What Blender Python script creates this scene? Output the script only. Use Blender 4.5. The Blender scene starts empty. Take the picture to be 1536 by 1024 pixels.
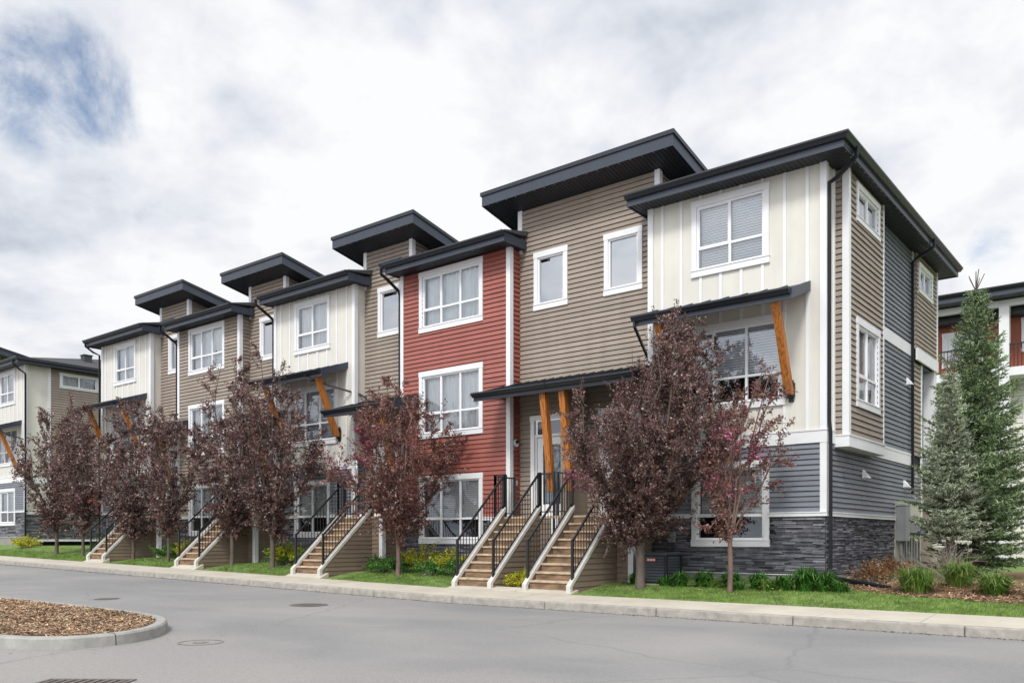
import bpy, math, random
import numpy as np
from math import radians, sin, cos, pi

random.seed(7)
RNG = np.random.default_rng(7)
C = bpy.context.scene.collection
S = bpy.context.scene

# ------------------------------------------------------------------ materials
def new_mat(name):
    m = bpy.data.materials.new(name); m.use_nodes = True
    nt = m.node_tree; b = nt.nodes['Principled BSDF']
    return m, nt, b

def node(nt, t, **kw):
    n = nt.nodes.new(t)
    for k, v in kw.items():
        if k in n.inputs: n.inputs[k].default_value = v
        else: setattr(n, k, v)
    return n

def mixrgb(nt, fac, a, b, blend='MIX'):
    n = nt.nodes.new('ShaderNodeMix'); n.data_type = 'RGBA'; n.blend_type = blend
    for i, v in ((0, fac), (6, a), (7, b)):
        if isinstance(v, bpy.types.NodeSocket): nt.links.new(v, n.inputs[i])
        elif isinstance(v, (int, float)): n.inputs[i].default_value = v
        else: n.inputs[i].default_value = (*v, 1)
    return n.outputs[2]

def ramp(nt, src, stops):
    n = nt.nodes.new('ShaderNodeValToRGB'); nt.links.new(src, n.inputs[0])
    e = n.color_ramp.elements
    while len(e) < len(stops): e.new(.5)
    for i, (p, c) in enumerate(stops):
        e[i].position = p; e[i].color = (*c, 1) if not isinstance(c, (int, float)) else (c, c, c, 1)
    return n.outputs[0]

def surf(name, col, rough=.6, var=.18, scale=3, bump=.0, bscale=60, stretch=(1, 1, 1), island=.0, metallic=0, grime=0.0, spec=.5):
    m, nt, b = new_mat(name)
    tc = node(nt, 'ShaderNodeTexCoord'); mp = node(nt, 'ShaderNodeMapping')
    nt.links.new(tc.outputs['Object'], mp.inputs[0]); mp.inputs['Scale'].default_value = stretch
    n1 = node(nt, 'ShaderNodeTexNoise', Scale=scale, Detail=6, Roughness=.6)
    nt.links.new(mp.outputs[0], n1.inputs['Vector'])
    lo = tuple(c*(1-var) for c in col); hi = tuple(min(1, c*(1+var)) for c in col)
    c = ramp(nt, n1.outputs[0], [(.3, lo), (.7, hi)])
    if island:
        g = node(nt, 'ShaderNodeNewGeometry')
        v = ramp(nt, g.outputs['Random Per Island'], [(0, 1-island), (1, 1+island)])
        # ramp clamps colours at display only, so multiply by it directly
        c = mixrgb(nt, 1.0, c, v, 'MULTIPLY')
    if grime:
        mp2 = node(nt, 'ShaderNodeMapping'); nt.links.new(tc.outputs['Object'], mp2.inputs[0]); mp2.inputs['Scale'].default_value = (2.5, 2.5, .25)
        n3 = node(nt, 'ShaderNodeTexNoise', Scale=1.6, Detail=5); nt.links.new(mp2.outputs[0], n3.inputs['Vector'])
        f = ramp(nt, n3.outputs[0], [(.35, 0), (.75, grime)])
        c = mixrgb(nt, f, c, tuple(x*.55 for x in col))
    nt.links.new(c, b.inputs['Base Color'])
    b.inputs['Roughness'].default_value = rough; b.inputs['Metallic'].default_value = metallic
    b.inputs['Specular IOR Level'].default_value = spec
    if bump:
        n2 = node(nt, 'ShaderNodeTexNoise', Scale=bscale, Detail=4); nt.links.new(mp.outputs[0], n2.inputs['Vector'])
        bp = node(nt, 'ShaderNodeBump', Strength=bump, Distance=.01); nt.links.new(n2.outputs[0], bp.inputs['Height'])
        nt.links.new(bp.outputs[0], b.inputs['Normal'])
    return m

def leaf_mat(name, stops, trans=.25, rough=.5):
    m, nt, b = new_mat(name)
    g = node(nt, 'ShaderNodeNewGeometry')
    tc = node(nt, 'ShaderNodeTexCoord')
    n1 = node(nt, 'ShaderNodeTexNoise', Scale=2.6, Detail=3); nt.links.new(tc.outputs['Object'], n1.inputs['Vector'])
    c = ramp(nt, g.outputs['Random Per Island'], stops)
    v = ramp(nt, n1.outputs[0], [(.36, .50), (.62, 1.0)])
    c = mixrgb(nt, 1.0, c, v, 'MULTIPLY')
    nt.links.new(c, b.inputs['Base Color']); b.inputs['Roughness'].default_value = rough
    tr = node(nt, 'ShaderNodeBsdfTranslucent'); nt.links.new(c, tr.inputs[0])
    mx = node(nt, 'ShaderNodeMixShader'); mx.inputs[0].default_value = trans
    out = nt.nodes['Material Output']
    nt.links.new(b.outputs[0], mx.inputs[1]); nt.links.new(tr.outputs[0], mx.inputs[2]); nt.links.new(mx.outputs[0], out.inputs[0])
    return m

def glass_mat(name, tint=(.94, .96, .975), refl=.09):
    m, nt, b = new_mat(name); nt.nodes.remove(b)
    out = nt.nodes['Material Output']
    t = node(nt, 'ShaderNodeBsdfTransparent'); t.inputs[0].default_value = (*tint, 1)
    g = node(nt, 'ShaderNodeBsdfGlossy'); g.inputs[0].default_value = (.92, .95, 1, 1); g.inputs['Roughness'].default_value = .015
    tc = node(nt, 'ShaderNodeTexCoord')
    n2 = node(nt, 'ShaderNodeTexNoise', Scale=1.1, Detail=1); nt.links.new(tc.outputs['Object'], n2.inputs['Vector'])
    bp = node(nt, 'ShaderNodeBump', Strength=.25, Distance=.02); nt.links.new(n2.outputs[0], bp.inputs['Height'])
    nt.links.new(bp.outputs[0], g.inputs['Normal'])
    fr = node(nt, 'ShaderNodeFresnel'); fr.inputs[0].default_value = 1.5
    ad = node(nt, 'ShaderNodeMath', operation='ADD'); nt.links.new(fr.outputs[0], ad.inputs[0]); ad.inputs[1].default_value = refl
    mx = node(nt, 'ShaderNodeMixShader'); nt.links.new(ad.outputs[0], mx.inputs[0])
    nt.links.new(t.outputs[0], mx.inputs[1]); nt.links.new(g.outputs[0], mx.inputs[2]); nt.links.new(mx.outputs[0], out.inputs[0])
    return m

M = {}
M['tan'] = surf('tan siding', (.280, .234, .192), .55, .09, 1.2, .25, 30, (.6, .6, 14), .07, grime=.3)
M['tan_dark'] = surf('brown siding', (.20, .15, .112), .6, .1, 1.2, .25, 30, (.6, .6, 14), .07, grime=.2)
M['red'] = surf('red siding', (.30, .094, .074), .5, .09, 1.2, .25, 30, (.6, .6, 14), .07, grime=.28)
M['grey'] = surf('grey siding', (.160, .175, .205), .5, .09, 1.2, .25, 30, (.6, .6, 14), .07, grime=.2)
M['cream'] = surf('cream panel', (.625, .61, .55), .6, .05, 1.5, .12, 90, grime=.2)
M['rust'] = surf('rust panel', (.26, .07, .038), .6, .08, 1.5, .1, 80)
M['white'] = surf('white trim', (.70, .71, .73), .45, .03, 2, .08, 60, grime=.10)
M['vinyl'] = surf('white vinyl', (.74, .75, .77), .35, .02, 2)
M['dark'] = surf('charcoal metal', (.033, .043, .063), .42, .12, 2, .05, 40, grime=.2)
M['gutter'] = surf('charcoal gutter', (.014, .018, .026), .35, .1, 2)
M['soffit'] = surf('charcoal soffit', (.014, .016, .022), .5, .1, 2)
M['stone'] = surf('ledge stone', (.125, .125, .145), .85, .35, 5, .8, 35, island=.75)
M['mortar'] = surf('stone backing', (.02, .02, .023), .95)
M['concrete'] = surf('concrete', (.46, .42, .35), .85, .12, 1.3, .3, 60, grime=.15)
M['kerb'] = surf('kerb concrete', (.30, .28, .25), .9, .25, 6, .5, 50)
M['kerb2'] = surf('island kerb concrete', (.30, .295, .275), .9, .2, 5, .5, 50)
M['found'] = surf('foundation parging', (.25, .24, .23), .9, .15, 4, .3, 40)
M['tread'] = surf('stair tread', (.42, .325, .225), .8, .4, 5, .4, 40, (1, 4, 4))
M['riser'] = surf('stair riser', (.18, .115, .068), .85, .6, 3, .4, 40, (1, 4, 4))
M['black'] = surf('black metal', (.012, .012, .014), .4, .1, 5)
M['shingle'] = surf('shingle', (.055, .056, .06), .95, .35, 14, .8, 40)
M['blind'] = surf('blind slat', (.80, .82, .80), .6, .03, 3)
M['curtain'] = surf('curtain', (.80, .82, .82), .8, .05, 2)
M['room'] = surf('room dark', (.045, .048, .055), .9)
M['cap'] = surf('painted stringer cap', (.56, .545, .51), .55, .12, 6, .2, 40, grime=.35)
M['pitdust'] = surf('dusty pit', (.09, .07, .06), .95, .4, 20)
M['ringdust'] = surf('dusty iron ring', (.20, .175, .16), .9, .3, 9)
M['acgrey'] = surf('air conditioner enamel', (.055, .066, .078), .45, .1, 4)
M['pipe'] = surf('near black downspout', (.010, .011, .015), .55, .1, 2, spec=.2)
M['door'] = surf('door paint', (.78, .79, .80), .4, .03)
M['glass'] = glass_mat('window glass')
M['glass_mid'] = glass_mat('tinted window glass', (.83, .85, .90), .14)
M['glass_sky'] = glass_mat('reflecting window glass', (.5, .52, .6), .42)
M['glass_dark'] = glass_mat('door glass', (.45, .5, .55), .1)
M['galv'] = surf('meter grey', (.19, .205, .21), .5, .15, 5)
M['beige'] = surf('beige panel', (.40, .39, .33), .6, .08, 5)
M['red_label'] = surf('red label', (.5, .06, .05), .5)
M['mulch_base'] = surf('mulch bed soil', (.16, .085, .045), .95, .5, 18, 1, 60)
M['bark'] = surf('bark', (.105, .083, .070), .9, .35, 12, .8, 50, (1, 1, .3))
M['bark_red'] = surf('reddish bark', (.15, .095, .08), .9, .35, 12, .8, 50, (1, 1, .3))
M['iron'] = surf('cast iron', (.13, .115, .105), .7, .3, 20, .5, 60)

def wood_mat():
    m, nt, b = new_mat('stained wood')
    tc = node(nt, 'ShaderNodeTexCoord'); mp = node(nt, 'ShaderNodeMapping'); nt.links.new(tc.outputs['Object'], mp.inputs[0]); mp.inputs['Scale'].default_value = (14, 14, .9)
    n1 = node(nt, 'ShaderNodeTexNoise', Scale=2.2, Detail=6, Distortion=.6); nt.links.new(mp.outputs[0], n1.inputs['Vector'])
    c = ramp(nt, n1.outputs[0], [(.3, (.15, .042, .010)), (.5, (.37, .125, .018)), (.72, (.47, .185, .035))])
    nt.links.new(c, b.inputs['Base Color']); b.inputs['Roughness'].default_value = .45
    return m
M['wood'] = wood_mat()

def asphalt_mat():
    m, nt, b = new_mat('asphalt')
    tc = node(nt, 'ShaderNodeTexCoord')
    def noise(sc, det, st=(1, 1, 1), dist=0):
        mp = node(nt, 'ShaderNodeMapping'); nt.links.new(tc.outputs['Object'], mp.inputs[0]); mp.inputs['Scale'].default_value = st
        n = node(nt, 'ShaderNodeTexNoise', Scale=sc, Detail=det, Distortion=dist); nt.links.new(mp.outputs[0], n.inputs['Vector']); return n.outputs[0]
    big = ramp(nt, noise(.22, 5, (.6, 1.4, 1), .8), [(.38, (.255, .255, .258)), (.62, (.315, .307, .298))])
    fine = mixrgb(nt, 1, ramp(nt, noise(70, 3), [(.35, .62), (.65, 1.0)]), ramp(nt, noise(16, 4), [(.3, .84), (.7, 1.0)]), 'MULTIPLY')
    c = mixrgb(nt, 1, big, fine, 'MULTIPLY')
    st = ramp(nt, noise(.9, 8, (.5, 1.6, 1), .4), [(.46, 0), (.72, .22)])
    c = mixrgb(nt, st, c, (.17, .165, .163))
    dust = ramp(nt, noise(.35, 8, (1, 1, 1), .6), [(.44, 0), (.66, .28)])
    c = mixrgb(nt, dust, c, (.33, .31, .295))
    sp = node(nt, 'ShaderNodeSeparateXYZ'); nt.links.new(tc.outputs['Object'], sp.inputs[0])
    wob = node(nt, 'ShaderNodeMath', operation='MULTIPLY_ADD'); nt.links.new(noise(.35, 6), wob.inputs[0]); wob.inputs[1].default_value = 5.0; nt.links.new(sp.outputs[1], wob.inputs[2])
    ap = node(nt, 'ShaderNodeMapRange'); ap.interpolation_type = 'SMOOTHSTEP'; nt.links.new(wob.outputs[0], ap.inputs[0])
    for i_, v_ in ((1, 8.2), (2, 9.4), (3, .6), (4, 0)): ap.inputs[i_].default_value = v_
    c = mixrgb(nt, ap.outputs[0], c, mixrgb(nt, 1, fine, (.36, .335, .315), 'MULTIPLY'))
    # thin wandering cracks
    vo = node(nt, 'ShaderNodeTexVoronoi', feature='DISTANCE_TO_EDGE', Scale=.28)
    nz = node(nt, 'ShaderNodeTexNoise', Scale=1.2, Detail=5); nt.links.new(tc.outputs['Object'], nz.inputs['Vector'])
    wv = mixrgb(nt, .35, tc.outputs['Object'], nz.outputs[1]); nt.links.new(wv, vo.inputs['Vector'])
    cr = ramp(nt, vo.outputs[0], [(0, .6), (.006, 0)])
    c = mixrgb(nt, cr, c, (.15, .15, .15))
    nt.links.new(c, b.inputs['Base Color']); b.inputs['Roughness'].default_value = .85
    bp = node(nt, 'ShaderNodeBump', Strength=.35, Distance=.006); nt.links.new(noise(160, 3), bp.inputs['Height']); nt.links.new(bp.outputs[0], b.inputs['Normal'])
    return m
M['asphalt'] = asphalt_mat()
M['lawn'] = surf('lawn soil and turf', (.13, .20, .045), .95, .45, 5, .8, 50)
M['grass'] = leaf_mat('grass blade', [(0, (.09, .19, .025)), (.5, (.18, .32, .05)), (.9, (.30, .42, .09)), (1, (.50, .48, .20))], .3)
M['hosta'] = leaf_mat('dark green leaf', [(0, (.025, .09, .015)), (.6, (.085, .26, .04)), (1, (.21, .44, .07))], .3)
M['gold'] = leaf_mat('golden leaf', [(0, (.22, .28, .02)), (.5, (.58, .55, .03)), (1, (.80, .72, .06))], .3)
M['reed'] = leaf_mat('reed grass', [(0, (.08, .20, .025)), (.6, (.20, .38, .06)), (1, (.50, .50, .20))], .3)
M['rusty'] = leaf_mat('rusty shrub', [(0, (.12, .04, .02)), (.6, (.28, .10, .04)), (1, (.30, .28, .08))], .2)
M['purple'] = leaf_mat('purple leaf', [(0, (.035, .018, .017)), (.4, (.18, .082, .080)), (.7, (.34, .185, .180)), (.85, (.21, .17, .09)), (1, (.66, .52, .50))], .25, .36)
M['purple_red'] = leaf_mat('red purple leaf', [(0, (.07, .024, .02)), (.45, (.26, .10, .088)), (.75, (.42, .19, .17)), (.9, (.18, .15, .07)), (1, (.54, .42, .40))], .28, .36)
M['blossom'] = leaf_mat('pink blossom', [(0, (.36, .06, .14)), (1, (.60, .20, .34))], .3)
M['spruce'] = leaf_mat('spruce needle', [(0, (.05, .09, .04)), (.5, (.20, .31, .14)), (.85, (.38, .52, .26)), (1, (.55, .62, .30))], .25)
M['spruce2'] = leaf_mat('grey spruce needle', [(0, (.10, .14, .08)), (.5, (.40, .48, .32)), (1, (.74, .80, .60))], .25)
M['chips'] = leaf_mat('mulch chip', [(0, (.14, .065, .03)), (.4, (.34, .21, .12)), (.8, (.52, .36, .22)), (1, (.72, .57, .40))], 0, .8)
M['grit'] = leaf_mat('grit', [(0, (.05, .045, .04)), (.7, (.14, .12, .10)), (1, (.26, .22, .17))], 0, .9)
M['twig'] = surf('bare twig', (.30, .26, .22), .9, .2)

# ------------------------------------------------------------------ mesh helpers
class MB:
    def __init__(s): s.v = []; s.f = []
    def add(s, vs, fs):
        o = len(s.v); s.v += [tuple(p) for p in vs]; s.f += [tuple(i+o for i in f) for f in fs]
    def quad(s, a, b, c, d): s.add([a, b, c, d], [(0, 1, 2, 3)])
    def hexa(s, p):   # 8 points: bottom 4, top 4
        s.add(p, [(3, 2, 1, 0), (4, 5, 6, 7), (0, 1, 5, 4), (1, 2, 6, 5), (2, 3, 7, 6), (3, 0, 4, 7)])
    def box(s, x0, x1, y0, y1, z0, z1):
        s.hexa([(x0, y0, z0), (x1, y0, z0), (x1, y1, z0), (x0, y1, z0), (x0, y0, z1), (x1, y0, z1), (x1, y1, z1), (x0, y1, z1)])
    def pbox(s, P, u0, u1, n0, n1, z0, z1):
        s.hexa([P(u0, n0, z0), P(u1, n0, z0), P(u1, n1, z0), P(u0, n1, z0), P(u0, n0, z1), P(u1, n0, z1), P(u1, n1, z1), P(u0, n1, z1)])
    def extr(s, poly, f0, f1):    # poly of 2D points, f0/f1 map 2D -> 3D for both ends
        n = len(poly); s.add([f0(*p) for p in poly]+[f1(*p) for p in poly],
              [tuple(range(n))[::-1], tuple(range(n, 2*n))]+[(i, (i+1) % n, n+(i+1) % n, n+i) for i in range(n)])
    def xprism(s, poly, x0, x1): s.extr(poly, lambda y, z: (x0, y, z), lambda y, z: (x1, y, z))
    def tube(s, pts, rad, k=8, cap=True, square=False):
        pts = [np.array(p, float) for p in pts]; n = len(pts)
        rad = rad if hasattr(rad, '__len__') else [rad]*n
        o = len(s.v); up = np.array((0, 0, 1.))
        prev = None
        for i, p in enumerate(pts):
            d = (pts[min(i+1, n-1)]-pts[max(i-1, 0)]); d = d/(np.linalg.norm(d)+1e-9)
            if prev is None:
                a = np.cross(d, up) if abs(d[2]) < .95 else np.cross(d, (0, 1, 0))
            else: a = prev-d*np.dot(prev, d)
            a = a/(np.linalg.norm(a)+1e-9); prev = a; b = np.cross(d, a)
            for j in range(k):
                t = 2*pi*j/k+(pi/4 if square else 0); s.v.append(tuple(p+(a*cos(t)+b*sin(t))*rad[i]))
        for i in range(n-1):
            for j in range(k): s.f.append((o+i*k+j, o+i*k+(j+1) % k, o+(i+1)*k+(j+1) % k, o+(i+1)*k+j))
        if cap:
            s.f.append(tuple(o+j for j in range(k))[::-1]); s.f.append(tuple(o+(n-1)*k+j for j in range(k)))
    def build(s, name, mat, parent=None, smooth=False, bevel=0, **props):
        me = bpy.data.meshes.new(name); me.from_pydata(s.v, [], s.f); me.materials.append(M[mat] if isinstance(mat, str) else mat)
        if smooth: me.polygons.foreach_set('use_smooth', [True]*len(me.polygons))
        me.update(); o = bpy.data.objects.new(name, me); C.objects.link(o); o.parent = parent
        if bevel:
            md = o.modifiers.new('bevel', 'BEVEL'); md.width = bevel; md.segments = 2; md.limit_method = 'ANGLE'
        for k, v in props.items(): o[k] = v
        return o

def np_mesh(name, V, F, mat, parent=None, **props):   # V (n,3), F (m,k)
    me = bpy.data.meshes.new(name); k = F.shape[1]
    me.vertices.add(len(V)); me.vertices.foreach_set('co', V.astype(np.float32).ravel())
    me.loops.add(F.size); me.loops.foreach_set('vertex_index', F.astype(np.int32).ravel())
    me.polygons.add(len(F)); me.polygons.foreach_set('loop_start', np.arange(0, F.size, k, dtype=np.int32))
    me.polygons.foreach_set('loop_total', np.full(len(F), k, dtype=np.int32))
    me.materials.append(M[mat]); me.update(calc_edges=True); me.validate()
    o = bpy.data.objects.new(name, me); C.objects.link(o); o.parent = parent
    for a, b in props.items(): o[a] = b
    return o

def empty(name, label, cat, loc=(0, 0, 0), group=None):
    o = bpy.data.objects.new(name, None); C.objects.link(o); o.location = loc; o['label'] = label; o['category'] = cat
    o.empty_display_size = .3
    if group: o['group'] = group
    return o
def reparent_at(o, root):    # part built in world coordinates under a root that has a location
    o.parent = root; o.matrix_parent_inverse.identity(); o.location = tuple(-c for c in root.location)
def struct(o): o['kind'] = 'structure'; return o
def unit(a): return a/(np.linalg.norm(a, axis=-1, keepdims=True)+1e-9)

def front(y): return lambda u, n, z: (u, y-n, z)
def side(x, sg=1): return lambda u, n, z: (x+sg*n, u, z)

# ------------------------------------------------------------------ terrain
def g(x): return .016*max(0, min(-(x+12), 60))
def sm(t): t = max(0, min(1, t)); return t*t*(3-2*t)
def lawn_z(x, y): return .20+g(x)+.16*sm((y-14.2)/1.7)+.14*sm((y-15.8)/1.4)
def road_z(x, y): return g(x)*max(0, min(1, (y-7)/6))
def grid(name, xs, ys, f, mat):
    V = np.array([(x, y, f(x, y)) for y in ys for x in xs]); nx = len(xs)
    F = np.array([(j*nx+i, j*nx+i+1, (j+1)*nx+i+1, (j+1)*nx+i) for j in range(len(ys)-1) for i in range(nx-1)])
    return struct(np_mesh(name, V, F, mat))
xs = [-400, -200, -100]+list(np.arange(-72, 13, 2.0))+[40, 100, 400]
grid('road', xs, [-400, -100, -40, -15, 0, 4, 7, 8.5, 10, 11.5, 13.0], road_z, 'asphalt')
grid('lawn', xs, [14.19, 14.6, 15, 15.4, 15.8, 16.2, 16.6, 17, 17.4, 19, 30, 60, 120, 400], lawn_z, 'lawn')
# kerb and sidewalk in slabs with joints
kb = MB(); wk = MB(); x = -72.0; r = random.Random(3)
while x < 40:
    L = 2.4 if x < 0 else 4; a, b = x+.006, x+L-.006
    ga, gb = g(a), g(b)
    kb.hexa([(a, 13.0, ga-.1), (b, 13.0, gb-.1), (b, 13.16, gb-.1), (a, 13.16, ga-.1),
             (a, 13.02, ga+.14), (b, 13.02, gb+.14), (b, 13.16, gb+.145), (a, 13.16, ga+.145)])
    x += L
kb.build('kerb', 'kerb', bevel=.02, kind='structure')
x = -72.0
while x < 40:
    L = 1.5 if x < 0 else 4; a, b = x+.005, x+L-.005; j = r.uniform(-.004, .004)
    wk.hexa([(a, 13.166, g(a)+.0), (b, 13.166, g(b)+.0), (b, 14.2, g(b)+.0), (a, 14.2, g(a)),
             (a, 13.166, g(a)+.149+j), (b, 13.166, g(b)+.149+j), (b, 14.2, g(b)+.205+j), (a, 14.2, g(a)+.205+j)])
    x += L
wk.build('sidewalk', 'concrete', bevel=.008, kind='structure')

# traffic island, lower left
isl = [(-70, 7.15), (-40, 7.15), (-25, 7.15), (-15, 7.12), (-13.2, 7.02), (-12.2, 6.80), (-11.45, 6.38), (-10.85, 5.82), (-10.58, 5.23), (-10.68, 4.62), (-11.2, 4.25), (-12.2, 4.05), (-14, 3.9), (-25, 3.6), (-70, 3.0)]
def offset(poly, d):
    out = []
    n = len(poly)
    for i in range(n):
        a = np.array(poly[max(i-1, 0)]); b = np.array(poly[i]); c = np.array(poly[min(i+1, n-1)])
        t = unit(c-a); out.append(tuple(b+np.array((t[1], -t[0]))*d))
    return out
def catmull(P, k=5):
    P = [np.array(p, float) for p in P]; o = []
    for i in range(len(P)-1):
        p0 = P[max(i-1, 0)]; p1 = P[i]; p2 = P[i+1]; p3 = P[min(i+2, len(P)-1)]
        for j in range(k):
            t = j/k; o.append(tuple(.5*((2*p1)+(-p0+p2)*t+(2*p0-5*p1+4*p2-p3)*t*t+(-p0+3*p1-3*p2+p3)*t**3)))
    return o+[tuple(P[-1])]
isl = isl[:3]+catmull(isl[3:13])+isl[13:]
inn = offset(isl, .17)
ik = MB(); o0 = 0
prof = [(0, -.02), (0.012, .125), (.035, .148), (.15, .15), (.17, .12)]
rings = [[(*p, z) for p in offset(isl, d)] for d, z in prof]
for i in range(len(isl)-1):
    for j in range(len(prof)-1):
        ik.quad(rings[j][i], rings[j][i+1], rings[j+1][i+1], rings[j+1][i])
ik.build('island_kerb', 'kerb2', smooth=False, kind='structure')
# expansion joints scored into the island kerb
jm = MB()
acc = 0
for i in range(1, len(isl)-1):
    a = np.array(isl[i-1]); b = np.array(isl[i]); acc += np.linalg.norm(b-a)
    if acc > 1.6 and isl[i][0] > -20:
        acc = 0; t = unit(b-a); nrm = np.array((t[1], -t[0]))
        for (d0, z0), (d1, z1) in zip(prof[:-1], prof[1:]):
            q = []
            for dd, zz, sgn in ((d0, z0, -1), (d0, z0, 1), (d1, z1, 1), (d1, z1, -1)):
                p = b+nrm*(dd-.002)+t*.006*sgn; q.append((p[0], p[1], zz+.002))
            jm.quad(*q)
jm.build('kerb_joint', 'mortar', kind='structure')
im = MB(); im.add([(x, y, .115) for x, y in inn], [tuple(range(len(inn)))]); im.build('mulch', 'mulch_base', kind='structure')

def in_poly(x, y, poly):
    c = np.zeros(len(x), bool); n = len(poly)
    for i in range(n):
        x0, y0 = poly[i]; x1, y1 = poly[(i+1) % n]
        k = ((y0 > y) != (y1 > y)) & (x < (x1-x0)*(y-y0)/((y1-y0) if y1 != y0 else 1e-9)+x0); c ^= k
    return c
def flakes(name, X, Y, Z, L, W, mat, tilt=.5, **props):
    n = len(X); a = RNG.uniform(0, 2*pi, n); P = np.stack([X, Y, Z], 1)
    d = np.stack([np.cos(a), np.sin(a), RNG.normal(0, tilt, n)], 1); d = unit(d)
    s = np.stack([-np.sin(a), np.cos(a), RNG.normal(0, tilt, n)], 1); s = unit(s)
    l = RNG.uniform(.4, 1.3, n)[:, None]*L; w = RNG.uniform(.5, 1.2, n)[:, None]*W
    V = np.stack([P-d*l-s*w*.6, P+d*l*.9-s*w, P+d*l+s*w*.8, P-d*l+s*w], 1).reshape(-1, 3)
    return np_mesh(name, V, np.arange(4*n).reshape(-1, 4), mat, **props)
n = 60000; X = RNG.uniform(-22, -10.6, n); Y = RNG.uniform(3.6, 7.1, n); keep = in_poly(X, Y, offset(isl, .18)) & (RNG.uniform(0, 1, n) < np.clip(1.2-(-10.6-X)/14, .2, 1))
X, Y = X[keep], Y[keep]
hump = .02*np.sin(X*2.1)*np.cos(Y*2.6)
flakes('mulch_chips', X, Y, .135+hump*.5+RNG.uniform(0, .028, len(X)), .028, .009, 'chips', .35, kind='stuff', label='tan wood chip mulch covering the kerbed island')

n = 260; X = RNG.uniform(-14, -10.0, n); Y = RNG.uniform(3.6, 7.5, n); keep = ~in_poly(X, Y, isl); X, Y = X[keep], Y[keep]
flakes('stray_chips', X, Y, .004+0*X, .02, .007, 'chips', .1, kind='stuff', label='stray wood chips scattered on the asphalt around the island')
n = 9000; X = RNG.uniform(-40, 8, n); Y = 12.995-np.abs(RNG.normal(0, .07, n)); Z = .016*np.clip(-(X+12), 0, 60)*np.clip((Y-7)/6, 0, 1)
flakes('gutter_grit', X, Y, Z+.006, .010, .008, 'grit', .3, kind='stuff', label='dark grit and leaf litter lying along the foot of the kerb')

# mulch bed at the right side of the end house
bed = catmull([(-5.5, 17.0), (-5.25, 16.35), (-4.6, 16.0), (-3.6, 15.55), (-2.6, 15.3), (-1.4, 15.15), (0.5, 15.05), (4, 15.1), (10, 15.3)], 4)+[(10, 24), (-5.5, 24)]
bm_ = MB(); 
bxs = np.arange(-5.6, 8, .5); bys = np.arange(14.9, 24.2, .5)
bpts = np.array([(a, b) for b in bys for a in bxs]); ok = in_poly(bpts[:, 0], bpts[:, 1], bed).reshape(len(bys), len(bxs))
bm_.add([(a, b, lawn_z(a, b)+.012) for a, b in bed], [tuple(range(len(bed)))])
bm_.v = [(a, b, lawn_z(a, b)+.012) for a, b, _ in bm_.v]
# fan out as a grid clipped to the bed
def clipgrid(name, poly, mat, dz):
    B = MB(); st = .25
    xs_ = np.arange(-5.6, 8, st); ys_ = np.arange(14.9, 24, st)
    for a in xs_:
        for b in ys_:
            cc = in_poly(np.array([a, a+st, a+st, a]), np.array([b, b, b+st, b+st]), poly)
            if cc.all(): B.quad(*[(p, q, lawn_z(p, q)+dz) for p, q in ((a, b), (a+st, b), (a+st, b+st), (a, b+st))])
    return B.build(name, mat, kind='structure')
clipgrid('mulch_bed', bed, 'mulch_base', .012)
n = 26000; X = RNG.uniform(-5.6, 4, n); Y = RNG.uniform(14.9, 19.5, n); keep = in_poly(X, Y, bed); X, Y = X[keep], Y[keep]
Z = np.array([lawn_z(a, b) for a, b in zip(X, Y)])
flakes('bed_chips', X, Y, Z+RNG.uniform(.01, .04, len(X)), .03, .010, 'chips', .35, kind='stuff', label='wood chip mulch spread in the planting bed beside the end house')
# small mulch patch between the twin stairs
n = 1500; X = RNG.uniform(-12.0, -11.15, n); Y = RNG.uniform(14.22, 14.9, n); Z = np.array([lawn_z(a, b) for a, b in zip(X, Y)])
flakes('patch_chips', X, Y, Z+.012+RNG.uniform(0, .012, n), .03, .012, 'chips', .3, kind='stuff', label='wood chips between the twin stairs')

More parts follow.
